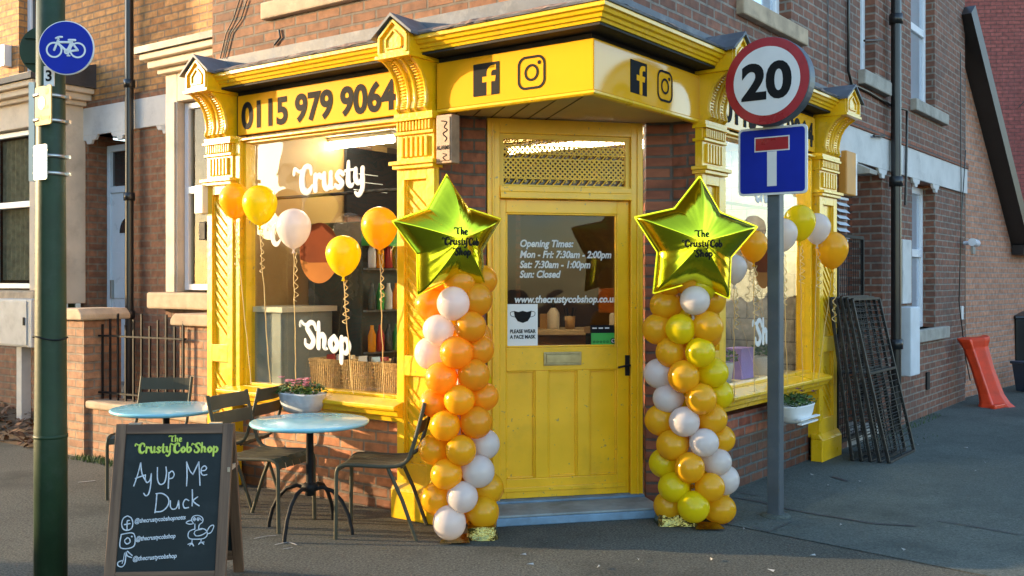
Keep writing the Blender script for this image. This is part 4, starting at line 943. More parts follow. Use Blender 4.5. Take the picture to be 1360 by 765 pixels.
# ================================================================== THINGS IN THE STREET
# ---- green lamp post with its signs
lp = thing('lamp_post', 'dark green lamp post with round blue cycle sign and small plates, far left', 'lamp post', (-2.385, 5.1, 0))
c = MB(); c.lathe([(.081,0),(.080,.78),(.0785,.80),(.073,1.9),(.062,4.6)], 28); c.lathe([(.080,.735),(.0835,.737),(.0835,.752),(.080,.754)], 28); c.build('column', M['post_green'], lp)
def clampband(z):
    m = MB(); r = .077; m.lathe([(r,-.008),(r+.006,-.008),(r+.006,.008),(r,.008)], 28, (0,0,z)); m.box(.06,.10,-.012,.012,z-.008,z+.008); return m.build('clamp_band', M['steel'], lp)
zv = lambda v, Y=5.05: EYE-(v-HY)/F*Y
for v in (127, 160, 207, 230): clampband(zv(v))
MB().tube([(0,-.083,zv(449)),(0,-.083,zv(449))] if False else [(.085*math.sin(t),-.085*math.cos(t),zv(449)-.01*math.sin(t*2)) for t in [i*.25-1.6 for i in range(14)]], .004, 6).build('strap', M['iron'], lp)
def disc_sign(name, x, y, z, r, th, mats, deg):
    """A thick round plate facing -y in its own frame."""
    m = MB(); n = 48
    m.prism([(r*math.cos(2*PI*i/n), r*math.sin(2*PI*i/n)) for i in range(n)], lambda a, b, d: (a, d, b), 0, th)
    o = m.build(name, mats, lp, (x, y, z), deg, .002); return o
cs = disc_sign('cycle_sign', (88-CX)/F*4.95+2.385, -.15, zv(63.5,4.95), .136, .012, M['sign_white'], 4)
S('sign_face', MB().disc(on(-.0005), 0, 0, .131, .002, 48), M['sign_blue'], cs)
bk = MB(); k = on(-.0005); q = .131*.93
def bs(pts, r=.006): bk.stroke([(x*q, z*q, r) for x, z in pts], lambda x, z, d: k(x, z, d+.003), n=6, sub=3, depth=.0008)
for cx_ in (-.47, .47): bk.ring(k, cx_*q, -.10*q, .26*q, .33*q, .0045, 32)
bs([(-.47,-.10),(-.30,.33)]); bs([(-.34,.22),(.24,.22)]); bs([(-.33,.18),(.04,-.16)]); bs([(.04,-.16),(.24,.28)]); bs([(.24,.20),(.47,-.10)]); bs([(.04,-.16),(.47,-.10)])
bs([(-.30,.33),(-.30,.43),(-.16,.43)], .0055); bs([(-.30,.43),(-.40,.38)], .005); bs([(.12,.31),(.36,.31)], .0065)
bk.ring(k, .04*q, -.16*q, .06*q, .12*q, .0045, 20); bs([(.04,-.16),(.10,-.32)], .004); bs([(.06,-.33),(.15,-.33)], .004)
S('bicycle_symbol', bk, M['sign_white'], cs)
bs_ = disc_sign('sign_back', (60-CX)/F*5.2+2.385, .10, zv(67,5.2), .130, .010, M['post_green'], 8)
S('rail_channel', MB().box(-.10,.10,-.014,0,.058,.072).box(-.10,.10,-.014,0,-.072,-.058), M['post_green'], bs_)
np_ = MB().box(-.026,.026,0,.006,-.05,.05).build('number_plate', M['sign_white'], lp, ((65-CX)/F*4.98+2.385,-.12,zv(101,4.98)), 0)
S('lettering', MB().text('3', on(0), 0, -.024, .075, .002, 0, 'CENTER', .002), M['black'], np_)
def plate(name, u0, u1, v0, v1, Y, m):
    uc = (u0+u1)/2; w = (u1-u0)/F*Y/1.0; h = (v1-v0)/F*Y
    o = MB().prism(rrect(-w*.62, w*.62, -h/2, h/2, .012), lambda a, z, d: (a, d, z), 0, .006).build(name, m, lp, ((uc-CX)/F*Y+2.385, Y-5.1, zv((v0+v1)/2, Y)), L.deg, .001)
    return o, w*.62, h/2
o, w, h = plate('notice_plate', 41, 73, 114, 166, 5.0, M['sign_plate'])
t = MB(); t.text('on footway', on(0), 0, -h*.72, .036, .0008, 0, 'CENTER', .002, .78); t.text('zone', on(0), w*.30, -h*.18, .032, .0006, 0, 'CENTER', .002, .8); t.text('20', on(0), w*.45, h*.55, .04, .0008, 0, 'CENTER', .002, .8)
S('lettering', t, mat('faded_ink', (.36,.24,.06), .6), o)
S('emblem', MB().disc(on(0), -w*.12, h*.12, .034, .002, 24), mat('faded_pink', (.62,.34,.28), .5), o)
o, w, h = plate('notice_plate', 40, 66, 192, 239, 5.0, M['sign_pale'])
t = MB()
for i, n in enumerate((9, 7, 8, 6, 5)): t.box(-w*.7, -w*.7+n*.013, -.0015, -.0005, h*.6-i*h*.28, h*.6-i*h*.28+.006)
S('lettering', t, mat('sun_faded_ink', (.60,.50,.33), .6), o)
MB().bar((-.085,-.02,zv(240)),(-.085,-.02,zv(108)),.018,.03).build('bracket', M['steel'], lp)

# ---- grey post with the speed limit and no-through-road signs
X0, Y0 = (1030-CX)/F*6.47, 6.47
rs = thing('road_sign', 'square grey signpost carrying a round 20 limit sign and blue dead-end sign', 'road sign', (X0, Y0, 0), L.deg)
MB().box(-.042,.042,-.042,.042,0,3.1).build('pole', M['post_grey'], rs, None, 0, .006)
cf = MB(); cf.lathe([(.10,0),(.095,.012),(.06,.022)], 14); cf.build('foot_collar', M['concrete'], rs)
zs = lambda v: EYE-(v-HY)/F*6.40
n = 56; rr = .283
m = MB(); m.prism([(rr*math.cos(2*PI*i/n), rr*math.sin(2*PI*i/n)) for i in range(n)], lambda a, b, d: (a, d, b), -.16, -.055)
cc = m.build('speed_sign', M['post_grey'], rs, (0.0,0,zs(110)), 0, .008)
S('sign_face', MB().disc(on(-.1605), 0, 0, .279, .002, 56), M['sign_red'], cc)
S('sign_face', MB().disc(on(-.1605), 0, 0, .222, .004, 56), M['sign_white'], cc)
t = MB(); t.text('20', on(-.1605), 0, -.108, .315, .012, 0, 'CENTER', .006, 1.05)
xs = [v[0] for v in t.v]; mxx = (max(xs)+min(xs))/2; zz_ = [v[2] for v in t.v]; mz = (max(zz_)+min(zz_))/2; t.v = [((x-mxx)*1.0, y, z-mz) for x, y, z in t.v]
S('lettering', t, M['black'], cc)
MB().box(-.12,.12,-.055,.0425,-.02,.02).build('clip', M['post_grey'], cc)
hw, hh = .232, .222
m = MB(); m.prism(rrect(-hw, hw, -hh, hh, .03), lambda a, z, d: (a, d, z), -.062, -.048)
de = m.build('dead_end_sign', M['sign_white'], rs, (.0,0,zs(213)), 0, .002); k = on(-.0625)
S('sign_face', MB().prism(rrect(-hw+.015, hw-.015, -hh+.015, hh-.015, .022), lambda a, z, d: k(a, z, d), .0005, .002), M['sign_blue'], de)
q = MB(); q.box(-.032,.032,-.0665,-.0655,-.165,.06); S('symbol_stem', q, M['sign_white'], de)
S('symbol_bar', MB().box(-.118,.118,-.0665,-.0655,.062,.158), M['sign_white'], de); S('symbol_bar', MB().box(-.110,.110,-.0685,-.0675,.070,.150), M['sign_red'], de)
S('clip', MB().box(-.06,.06,-.048,-.0425,.1,.14), M['post_grey'], de)

# ---- chalkboard
ab = thing('chalkboard_sign', 'wooden A-frame chalkboard with white chalk greeting and duck drawing', 'chalkboard', (-1.695, 4.80, 0), 3.0)
TL = math.atan2(.2, .82); LEN = .845
def panel(name, m=None): pass
fp = MB(); wv = .052; hw = .292
fp.mi = 0; fp.box(-hw, -hw+wv, -.012, .016, 0, LEN).box(hw-wv, hw, -.012, .016, 0, LEN); fp.mi = 1
fp.box(-hw+wv, hw-wv, -.011, .015, LEN-.05, LEN-.001).box(-hw+wv, hw-wv, -.011, .015, .075, .128)
ff = fp.build('front_frame', [M['wood'], M['wood_h']], ab, (0,0,0), 0, .003); ff.rotation_euler = (-TL, 0, 0)
bw0, bz0, bz1 = -hw+wv, .128, LEN-.05
S('board', MB().box(bw0, -bw0, .0, .008, bz0, bz1), M['chalk'], ff)
def bp_(zx, zy):   # board drawing grid: photograph detail coordinates to board coordinates
    b = (zy-62)/678.0; xl = 115-55*b; xr = 592-50*b; a = (zx-xl)/(xr-xl)
    return (bw0+a*(-2*bw0), bz1-b*(bz1-bz0))
kb = on(-.0005)
chalk = MB()
def ck(pts, r=.0032, sub=5, mbx=None): (mbx or chalk).stroke([(*bp_(*p), r*random.uniform(.85,1.1)) for p in pts], kb, n=6, sub=sub, depth=.0008)
ck([(150,322),(170,262),(184,208)]); ck([(184,210),(190,260),(208,300)]); ck([(158,285),(178,278),(200,270)])
ck([(207,268),(206,290),(214,306),(228,296),(236,262)]); ck([(236,262),(232,320),(222,362),(208,372),(198,360)])
ck([(266,232),(266,290),(278,316),(300,306),(310,262),(308,230)]); ck([(322,258),(320,300),(318,335)]); ck([(322,262),(338,250),(348,266),(340,284),(322,288)])
ck([(408,325),(411,270),(410,205)]); ck([(410,208),(426,250),(440,268)]); ck([(440,268),(456,235),(470,206)]); ck([(470,208),(472,260),(474,322)])
ck([(482,250),(500,248),(508,236),(498,226),(484,236),(480,258),(490,272),(508,270)])
ck([(262,365),(258,410),(252,455)]); ck([(258,362),(290,362),(318,385),(316,420),(288,448),(252,452)])
ck([(328,398),(328,428),(340,440),(358,432),(368,398)]); ck([(368,398),(370,436)]); ck([(418,398),(402,392),(390,412),(396,434),(416,432)]); ck([(436,345),(436,390),(434,424)]); ck([(462,380),(440,398),(450,412),(468,424)])
# the duck
r2 = .0026
dk = MB(); cd = lambda pts, r=r2: ck(pts, r, 5, dk)
cd([(440,512),(430,492),(440,476),(464,472),(484,484),(484,504),(468,518),(464,540)]); cd([(432,494),(412,500),(404,508),(420,514),(438,512)]); cd([(446,514),(446,540)])
cd([(446,538),(420,548),(412,568),(420,584),(450,588),(490,584),(506,566),(500,545),(480,536),(464,540)]); cd([(506,562),(524,556),(538,530),(534,520),(518,528),(506,548)])
cd([(442,560),(452,572),(478,568),(500,556)]); cd([(442,560),(450,546),(480,540)]); cd([(432,588),(430,612)]); cd([(420,618),(430,606),(438,620)]); cd([(412,612),(428,606)]); cd([(476,588),(474,606)]); cd([(464,612),(474,602),(488,612)]); cd([(476,604),(490,602)])
for ex in (444, 462): cd([(ex-6,490),(ex,482),(ex+6,490),(ex,498),(ex-6,490)], .002); cd([(ex,490),(ex+1,491)], .003)
cd([(470,484),(478,496)], .002)
S('duck_drawing', dk, M['chalk_line'], ff)
# social media icons and handles
cd2 = lambda pts, r=.0030: ck(pts, r, 5)
cd2([(118,470),(98,482),(90,510),(98,534),(118,540),(138,530),(144,504),(136,480),(118,470)]); cd2([(128,492),(118,494),(116,510),(116,536)]); cd2([(104,512),(130,508)])
cd2([(88,560),(148,556),(148,618),(84,624),(88,560)]); cd2([(118,576),(104,590),(114,606),(130,598),(128,582),(118,576)]); ck([(138,570),(140,571)], .004)
cd2([(112,646),(108,680),(104,702),(90,716),(72,710),(72,694),(92,686)]); cd2([(112,648),(118,664),(138,672)]); cd2([(118,642),(140,662)]); cd2([(92,700),(98,680),(104,650)], .002)
for tx, x, y, x2 in (('@thecrustycobshopnotts', 152, 505, 400), ('@thecrustycobshop', 158, 592, 350), ('@thecrustycobshop', 142, 688, 355)):
    a, b = bp_(x, y), bp_(x2, y); n0 = len(chalk.v); chalk.text(tx, lambda p, z, d: kb(p, z+(p-a[0])*.05, d), a[0], a[1], .030, .0006, .1, d=.002, space=1.0)
    xs = [v[0] for v in chalk.v[n0:]]; f_ = (b[0]-a[0])/(max(xs)-a[0]); chalk.v[n0:] = [(a[0]+(v[0]-a[0])*f_, v[1], v[2]) for v in chalk.v[n0:]]
S('chalk_writing', chalk, M['chalk_line'], ff)
hd = MB(); a, b = bp_(160, 160), bp_(562, 160)
tot = sum(FAT[c][0] if c in FAT else .2 for c in 'CrustyCobShop')+.5; h = (b[0]-a[0])/tot
x = a[0]+.012
for w_ in ('Crusty', 'Cob', 'Shop'): x += fat(hd, w_, kb, x, a[1], h, depth=.0008, n=6, sub=4)+.2*h
a = bp_(330, 108); fat(hd, 'The', kb, a[0], a[1]+.004, h*.66, depth=.0008, n=6, sub=4)
S('heading', hd, M['lime'], ff)
bp2 = MB(); bp2.mi = 0; bp2.box(-hw, -hw+wv, -.012, .016, 0, LEN).box(hw-wv, hw, -.012, .016, 0, LEN); bp2.mi = 1; bp2.box(-hw+wv, hw-wv, -.011, .015, LEN-.05, LEN-.001).box(-hw+wv, hw-wv, -.011, .015, .075, .128)
bf = bp2.build('rear_frame', [M['wood'], M['wood_h']], ab, (0, .43, 0), 0, .003); bf.rotation_euler = (math.atan2(.22, .82), 0, 0)
S('board', MB().box(bw0, -bw0, .0, .008, bz0, bz1), M['chalk'], bf)
MB().bar((hw-.01,.125,.60),(hw-.01,.315,.60),.012,.022,up=(0,0,1)).build('hinge_strap', M['stone'], ab)
sp_ = MB(); sp_.add([(hw-.03,.08,.20),(hw-.03,.40,.20),(hw-.03,.25,.76),(hw-.03,.21,.76)], [(0,1,2,3)]); 
hg = MB()
for x in (-.2, .2): hg.box(x-.03, x+.03, .19, .225, .812, .826)
hg.build('hinge', M['steel'], ab)

# ---- cafe tables and chairs
TH = .68
def make_table(label, loc, deg, group):
    t = thing('cafe_table', label, 'table', loc, deg, group)
    MB().lathe([(.0,TH-.028),(.33,TH-.028),(.358,TH-.02),(.365,TH-.008),(.362,TH),(.35,TH+.003),(0,TH+.003)], 56).build('table_top', M['table'], t)
    MB().lathe([(.03,.22),(.024,.30),(.022,TH-.06),(.06,TH-.03),(.09,TH-.028)], 16).lathe([(.05,.25),(.05,.285),(.03,.30)], 16).build('column', M['iron'], t)
    for i in range(4):
        a = PI/4+i*PI/2+.25; ca, sa = math.cos(a), math.sin(a)
        MB().tube([(r*ca, r*sa, z) for r, z in ((.03,.26),(.09,.275),(.16,.255),(.22,.20),(.265,.12),(.29,.03),(.292,.0))], .0125, 8).build('leg', M['iron'], t)
    return t
tb1 = make_table('pale blue round cafe table behind the chalkboard, left of the two', (-2.355, 6.72, 0), 0, 'pale blue cafe tables')
tb2 = dup(tb1, (-1.25, 6.10, 0), 12, 'pale blue round cafe table between two chairs, in front of the pink flowers')
def cr_(pts, n=5):
    Q = []
    for i in range(len(pts)-1):
        a, b, c, d = (Vector(pts[j]) for j in (max(i-1,0), i, i+1, min(i+2, len(pts)-1)))
        for q in range(n):
            t = q/n; Q.append(.5*((2*b)+(c-a)*t+(2*a-5*b+4*c-d)*t*t+(3*b-a-3*c+d)*t**3))
    Q.append(Vector(pts[-1])); return Q
def make_chair(label, loc, deg, group):
    t = thing('metal_chair', label, 'chair', loc, deg, group)       # faces +x
    for sy in (-.195, .195):
        pts = [(-.325,sy,.82),(-.295,sy,.70),(-.255,sy,.56),(-.225,sy,.485),(-.175,sy,.447),(-.08,sy,.438),(.10,sy,.445),(.175,sy,.44),(.205,sy,.405),(.208,sy,.30),(.212,sy,0)]
        MB().tube(cr_(pts), .0125, 8).build('side_frame', M['chair'], t)
        MB().tube([(-.10,sy*.97,.435),(-.19,sy,.24),(-.275,sy,.0)], .012, 8).build('leg', M['chair'], t)
    st = MB()
    for i in range(5):
        y = -.152+i*.076; prof = [(-.19,.452),(-.08,.444),(.08,.452),(.165,.452),(.20,.432),(.212,.40)]
        vs = []
        for x, z in prof:
            for yy, dz in ((y-.035,-.004),(y,.0),(y+.035,-.004)): vs.append((x, yy, z+dz))
        for x, z in prof:
            for yy, dz in ((y-.035,-.012),(y,-.008),(y+.035,-.012)): vs.append((x, yy, z+dz))
        n = len(prof); fs = []
        for k in range(n-1):
            for j in range(2):
                fs.append((k*3+j, (k+1)*3+j, (k+1)*3+j+1, k*3+j+1)); fs.append((n*3+k*3+j+1, n*3+(k+1)*3+j+1, n*3+(k+1)*3+j, n*3+k*3+j))
            fs.append((k*3, n*3+k*3, n*3+(k+1)*3, (k+1)*3)); fs.append((k*3+2, (k+1)*3+2, n*3+(k+1)*3+2, n*3+k*3+2))
        fs.append((0,1,2,n*3+2,n*3+1,n*3)); fs.append(((n-1)*3+2,(n-1)*3+1,(n-1)*3,n*3+(n-1)*3,n*3+(n-1)*3+1,n*3+(n-1)*3+2))
        st.add(vs, fs)
    st.build('seat', M['chair'], t, None, 0, 0)
    bk = MB()
    for z0, z1 in ((.625,.705),(.725,.812)):
        xa = lambda z: -.325+(.82-z)*.25+.004
        n = 8; vs = []
        for i in range(n+1):
            y = -.20+.40*i/n; cv = -.018*(1-(2*i/n-1)**2)
            for z, dx_ in ((z0,0),(z1,0),(z1,.007),(z0,.007)): vs.append((xa(z)+cv+dx_, y, z))
        bk.add(vs, [(i*4+j, i*4+(j+1) % 4, (i+1)*4+(j+1) % 4, (i+1)*4+j) for i in range(n) for j in range(4)]+[(3,2,1,0),(n*4,n*4+1,n*4+2,n*4+3)])
    bk.build('backrest', M['chair'], t, fix=True)
    for q in (-.185, .165): MB().tube([(q,-.19,.434),(q,.19,.434)], .009, 6).build('cross_bar', M['chair'], t)
    return t
GC = 'olive metal cafe chairs'
chD = make_chair('olive slatted metal chair right of the blue table, facing left', (-.83, 6.08, 0), 176, GC)
dup(chD, (-1.55, 6.29, 0), -22, 'olive slatted metal chair with its back behind the chalkboard, facing the right-hand table')
dup(chD, (-1.97, 6.92, 0), 165, 'olive metal chair half hidden below the flower trough, between the two tables')
dup(chD, (-2.64, 7.14, 0), -95, 'olive metal chair behind the left table, backed to the garden wall')

# ---- balloons
def balloon_prof(r, stretch=1.18):
    pts = []
    n = 18
    for i in range(n+1):
        t = PI*i/n; z = -math.cos(t); k = 1.0
        rr = math.sin(t)
        if z < 0: rr *= (1-.16*(-z)**1.6)
        zz = z*(stretch*1.12 if z < 0 else 1.0)
        pts.append((max(rr*r, .004), zz*r))
    pts[0] = (.008, -stretch*1.15*r)
    return [(.0, -stretch*1.15*r-.028),(.014, -stretch*1.15*r-.026),(.006, -stretch*1.15*r-.010)]+pts
def free_balloon(fr, u, v, wpx_, d, m, label, group, tie, ku):
    """One balloon floating off the sill on its own ribbon, in a plane d in front of the shop window."""
    s, z = fr.px(u, v, -d); p = fr.w(s, -d, z); r = wpx_/F*p.y/2
    zk = z-r*1.36-.02
    rt_, zt_ = tie; base = fr.w(rt_, -.12, zt_)
    o = thing('balloon', label, 'balloon', (p.x, p.y, z), 0, group)
    MB().lathe(balloon_prof(r), 28, (0,0,0)).build('skin', M[m], o)
    k = Vector((0,0,zk-z)); e = base-Vector((p.x,p.y,z))
    pts = [k.lerp(e, i/14)+Vector((random.uniform(-.004,.004), random.uniform(-.004,.004), 0)) for i in range(15)]
    rb_ = MB().tube(pts, .0032, 5); rb_.build('ribbon', M['ribbon'], o)
    cu = MB(); N_ = 60; ln = random.uniform(.28,.42); rr = random.uniform(.012,.02)
    cu.tube([k+Vector((.018+rr*math.cos(i*.62)*(i/N_+.25), rr*math.sin(i*.62)*(i/N_+.25), -ln*i/N_)) for i in range(N_)], .0034, 4); cu.build('curl', M['ribbon'], o)
    return o
GL, GR = 'balloons tied along the left window sill', 'balloons tied along the right window sill'
tie = lambda fr, u, v: fr.px(u, v, -.12)
free_balloon(L, 312, 264, 41, .20, 'b_amber', 'golden orange balloon at the far left, against the first yellow pilaster', GL, tie(L,334,509), 0)
free_balloon(L, 345, 269, 46, .24, 'b_yellow', 'deep yellow balloon left of the pinkish white one, by the window frame', GL, tie(L,359,511), 0)
free_balloon(L, 390, 300, 46, .22, 'b_white', 'pinkish white balloon in front of the left shop window', GL, tie(L,393,515), 0)
free_balloon(L, 456, 336, 47, .26, 'b_yellow', 'lowest yellow balloon, in front of the window lettering Shop', GL, tie(L,469,523), 0)
free_balloon(L, 504, 299, 49, .20, 'b_amber', 'golden orange balloon nearest the left foil star', GL, tie(L,510,528), 0)
free_balloon(R, 1001, 324, 37, .16, 'b_gold', 'golden balloon half behind the tip of the right foil star', GR, tie(R,1002,528), 0)
free_balloon(R, 975, 355, 34, .22, 'b_white', 'white balloon just below the tip of the right foil star', GR, tie(R,975,536), 0)
free_balloon(R, 1040, 309, 38, .24, 'b_white', 'white balloon half hidden by the grey signpost', GR, tie(R,1046,522), 0)
free_balloon(R, 1062, 293, 42, .30, 'b_yellow', 'lemon yellow balloon just right of the signpost', GR, tie(R,1066,516), 0)
free_balloon(R, 1085, 301, 36, .22, 'b_white', 'white balloon between the lemon and orange ones at the end pilaster', GR, tie(R,1080,512), 0)
free_balloon(R, 1105, 329, 43, .30, 'b_gold', 'orange balloon farthest right, hanging beside the mesh gate', GR, tie(R,1086,511), 0)

# ---- the two balloon columns with foil stars
BM = {}
def bmesh_of(m, r):
    if m not in BM:
        o = MB().lathe(balloon_prof(r, 1.0), 28).build('balloon', M[m]); BM[m] = o.data; bpy.data.objects.remove(o)
    return BM[m]
def star(parent, cx, cz, Rr, roll, yaw, letter, y0):
    n = 240; rin = .60; rings = 16
    def outline(t):
        a = (t-PI/2-roll) % (2*PI/5); a = min(a, 2*PI/5-a)        # tips at multiples of 72 degrees
        A = Vector((Rr, 0)); B = Vector((Rr*rin*math.cos(PI/5), Rr*rin*math.sin(PI/5))); d_ = B-A
        c_, s_ = math.cos(a), math.sin(a); den = d_.x*s_-d_.y*c_
        return (A.x*(-d_.y)+A.y*d_.x)/(den) if abs(den) > 1e-9 else Rr
    pts = [Vector((abs(outline(2*PI*i/n+PI/2))*math.cos(2*PI*i/n+PI/2), abs(outline(2*PI*i/n+PI/2))*math.sin(2*PI*i/n+PI/2))) for i in range(n)]
    corners = []
    for i in range(10):
        t = PI/2+roll+i*PI/5; q = Rr if i % 2 == 0 else Rr*rin
        corners.append(Vector((q*math.cos(t), q*math.sin(t))))
    def dist(p):
        m = 9
        for i in range(10):
            a, b = corners[i], corners[(i+1) % 10]; ab_ = b-a; t = max(0, min(1, (p-a).dot(ab_)/ab_.dot(ab_))); m = min(m, (p-a-ab_*t).length)
        return m
    dm = Rr*rin*.92
    def height(x, z):
        q = min(1, dist(Vector((x, z)))/dm); h = Rr*.38*max(0, 1-(1-q)**2)**.62
        th = math.atan2(z, x); w = noise.noise(Vector((x*6, z*6, cx*3)))*.003+noise.noise(Vector((th*7, cx, 2)))*.006*(1-q)**2
        return h+w*min(1, q*4)
    mb = MB()
    for sg in (-1, 1):
        vs = [(0, sg*height(0, 0), 0)]; fs = []
        for k in range(1, rings+1):
            f = k/rings; f = 1-(1-f)**1.35
            for p in pts: q = p*f; vs.append((q.x, sg*height(q.x, q.y) if k < rings else 0, q.y))
        for i in range(n):
            i2 = (i+1) % n; fs.append((0, 1+i, 1+i2) if sg < 0 else (0, 1+i2, 1+i))
            for k in range(rings-1):
                a, b, c_, d_ = 1+k*n+i, 1+k*n+i2, 1+(k+1)*n+i2, 1+(k+1)*n+i
                fs.append((a, d_, c_, b) if sg < 0 else (a, b, c_, d_))
        mb.add(vs, fs, True)
    rim = [Vector((p.x, 0, p.y)) for p in pts]; mb.add([(p.x*k_, .0015*sg_, p.z*k_) for sg_ in (-1, 1) for k_ in (.99, 1.03) for p in rim], [(i, (i+1) % n, n+(i+1) % n, n+i) for i in range(n)]+[(2*n+i, 3*n+i, 3*n+(i+1) % n, 2*n+(i+1) % n) for i in range(n)]+[(n+i, n+(i+1) % n, 3*n+(i+1) % n, 3*n+i) for i in range(n)])
    o = mb.build('foil_star', M['foil'], parent, (0, y0, cz), yaw)
    o.location = (cx, y0, cz)
    t = MB(); fn = lambda x, z, d: (x, -height(x, z)-.0015-d, z)
    fat(t, 'The', fn, -.035, .025, .046, depth=.0008, n=6, sub=4, k=.9); fat(t, 'Crusty', fn, -.105, -.035, .046, depth=.0008, n=6, sub=4, k=.9); fat(t, 'Cob', fn, .05, -.035, .046, depth=.0008, n=6, sub=4, k=.9); fat(t, 'Shop', fn, -.04, -.095, .046, depth=.0008, n=6, sub=4, k=.9)
    S('lettering', t, M['black'], o)
    return o
COLS = {'o': 'b_orange', 'a': 'b_gold', 'y': 'b_yellow', 'w': 'b_white'}
def column(label, Xc, Yc, base, items, rad_=.17, br=.096, extra=()):
    root = thing('balloon_column', label, 'balloon column', (Xc, Yc, 0), 0, 'balloon columns beside the door')
    random.seed(int(abs(Xc)*1000))
    def put(x, y, z, m):
        b = bpy.data.objects.new('balloon', bmesh_of(m, br)); COL.objects.link(b); b.parent = root
        s = random.uniform(.96, 1.05); b.location = (x, y, z); b.scale = (s, s*random.uniform(.95,1.04), s*random.uniform(.94,1.06))
        d = Vector((x, y, random.uniform(-.02,.02))); b.rotation_euler = d.to_track_quat('Z', 'Y').to_euler()
    for u, v, c_, lay in items:
        Yf = Yc-.10 if lay == 0 else (Yc-.02 if lay == 1 else Yc+.05)
        # across the column from the photograph, depth from the ring the balloon belongs to
        for _ in range(3):
            x = (u-CX)/F*Yf-Xc; dy = math.sqrt(max(.0, rad_**2-min(abs(x), rad_)**2)); Yf = Yc-dy*(1.0 if lay == 0 else .55 if lay == 1 else -.2)
        put(x, Yf-Yc, EYE-(v-HY)/F*Yf, COLS[c_])
    zs_ = [.12+.135*i for i in range(11)]
    for i, z in enumerate(zs_):                     # the far side of each ring of balloons
        for k in range(2):
            a = PI/2+(k-.5)*1.25+(.3 if i % 2 else -.3); put(.13*math.cos(a), .13*math.sin(a), z, COLS['oayw'[(i+k) % 4]])
    MB().tube([(0,0,.03),(0,0,1.5)], .012, 8).build('pole', M['sign_white'], root)
    return root
left = [(610,375,'o',1),(573,404,'o',1),(602,403,'w',0),(633,398,'o',1),(625,434,'o',0),(582,438,'w',0),(571,469,'w',1),(606,468,'o',0),(636,464,'o',1),(586,502,'o',0),(629,498,'o',0),(577,535,'o',1),(610,531,'a',0),(641,527,'o',1),(591,565,'a',0),(632,561,'o',0),(577,597,'a',1),(612,598,'a',0),(644,590,'w',1),(593,630,'a',0),(635,626,'w',0),(581,662,'a',1),(614,660,'w',0),(647,648,'a',1),(597,694,'w',0),(642,680,'a',0),(580,372,'o',2),(640,372,'o',2)]
cl = column('tall balloon column of orange, amber and white balloons under a foil star, left of the door', -.325, 6.02, 0, left)
right = [(890,373,'a',1),(912,371,'o',1),(933,380,'y',1),(884,405,'a',0),(923,399,'w',0),(944,398,'a',2),(874,437,'a',1),(904,437,'y',0),(940,434,'a',0),(890,468,'a',0),(930,468,'y',0),(876,496,'w',1),(908,500,'a',0),(947,495,'y',1),(888,529,'w',0),(931,530,'a',0),(955,524,'y',2),(878,558,'a',1),(909,560,'w',0),(946,556,'a',1),(893,591,'a',0),(935,588,'w',0),(957,583,'a',2),(882,615,'y',1),(916,621,'a',0),(952,613,'w',1),(895,647,'y',0),(943,647,'a',0),(962,637,'w',2),(888,672,'a',1),(921,673,'y',0),(956,676,'a',1)]
crr = column('tall balloon column with lemon yellow, orange and white balloons under a foil star, right of the door', 1.155, 6.30, 0, right)
stl = star(cl, (597-CX)/F*5.9+.325, EYE-(319-HY)/F*5.9, .385, rad(3), 33, None, -.13)
srr = star(crr, (923-CX)/F*6.15-1.155, EYE-(322-HY)/F*6.15, .41, rad(-4), 6, None, -.15)
def foil_base(root, x0, x1, y0, y1, z, sheet):
    m = MB(); nx, ny = 10, 8
    vs = []; hgt = z
    for lv in (0, .5, 1):
        for i in range(24):
            a = 2*PI*i/24; cx_, cy_ = (x0+x1)/2, (y0+y1)/2; p = 6
            ex = math.copysign(abs(math.cos(a))**(2/p), math.cos(a)); ey = math.copysign(abs(math.sin(a))**(2/p), math.sin(a))
            k = 1-.08*lv; w = noise.noise(Vector((ex*3, ey*3, lv*2+root.location.x)))*.016
            vs.append((cx_+ex*(x1-x0)/2*k+w, cy_+ey*(y1-y0)/2*k+w, .004+lv*hgt+w*.5*lv))
    fs = [(l*24+i, l*24+(i+1) % 24, (l+1)*24+(i+1) % 24, (l+1)*24+i) for l in range(2) for i in range(24)]; fs.append(tuple(range(48, 72)))
    m.add(vs, fs); m.build('foil_weight', M['foil_dark'], root)
    s_ = MB(); s_.add([(sheet[0], sheet[2], .008),(sheet[1], sheet[2]-.02, .016),(sheet[1]-.02, sheet[3], .022),(sheet[0]+.02, sheet[3], .03)], [(0,1,2,3)]); s_.build('foil_sheet', M['foil_dark'], root)
foil_base(cl, .05, .24, -.17, .06, .075, (-.10,.08,-.24,-.08)); foil_base(crr, -.24, .02, -.12, .10, .07, (-.02,.16,-.20,-.08))

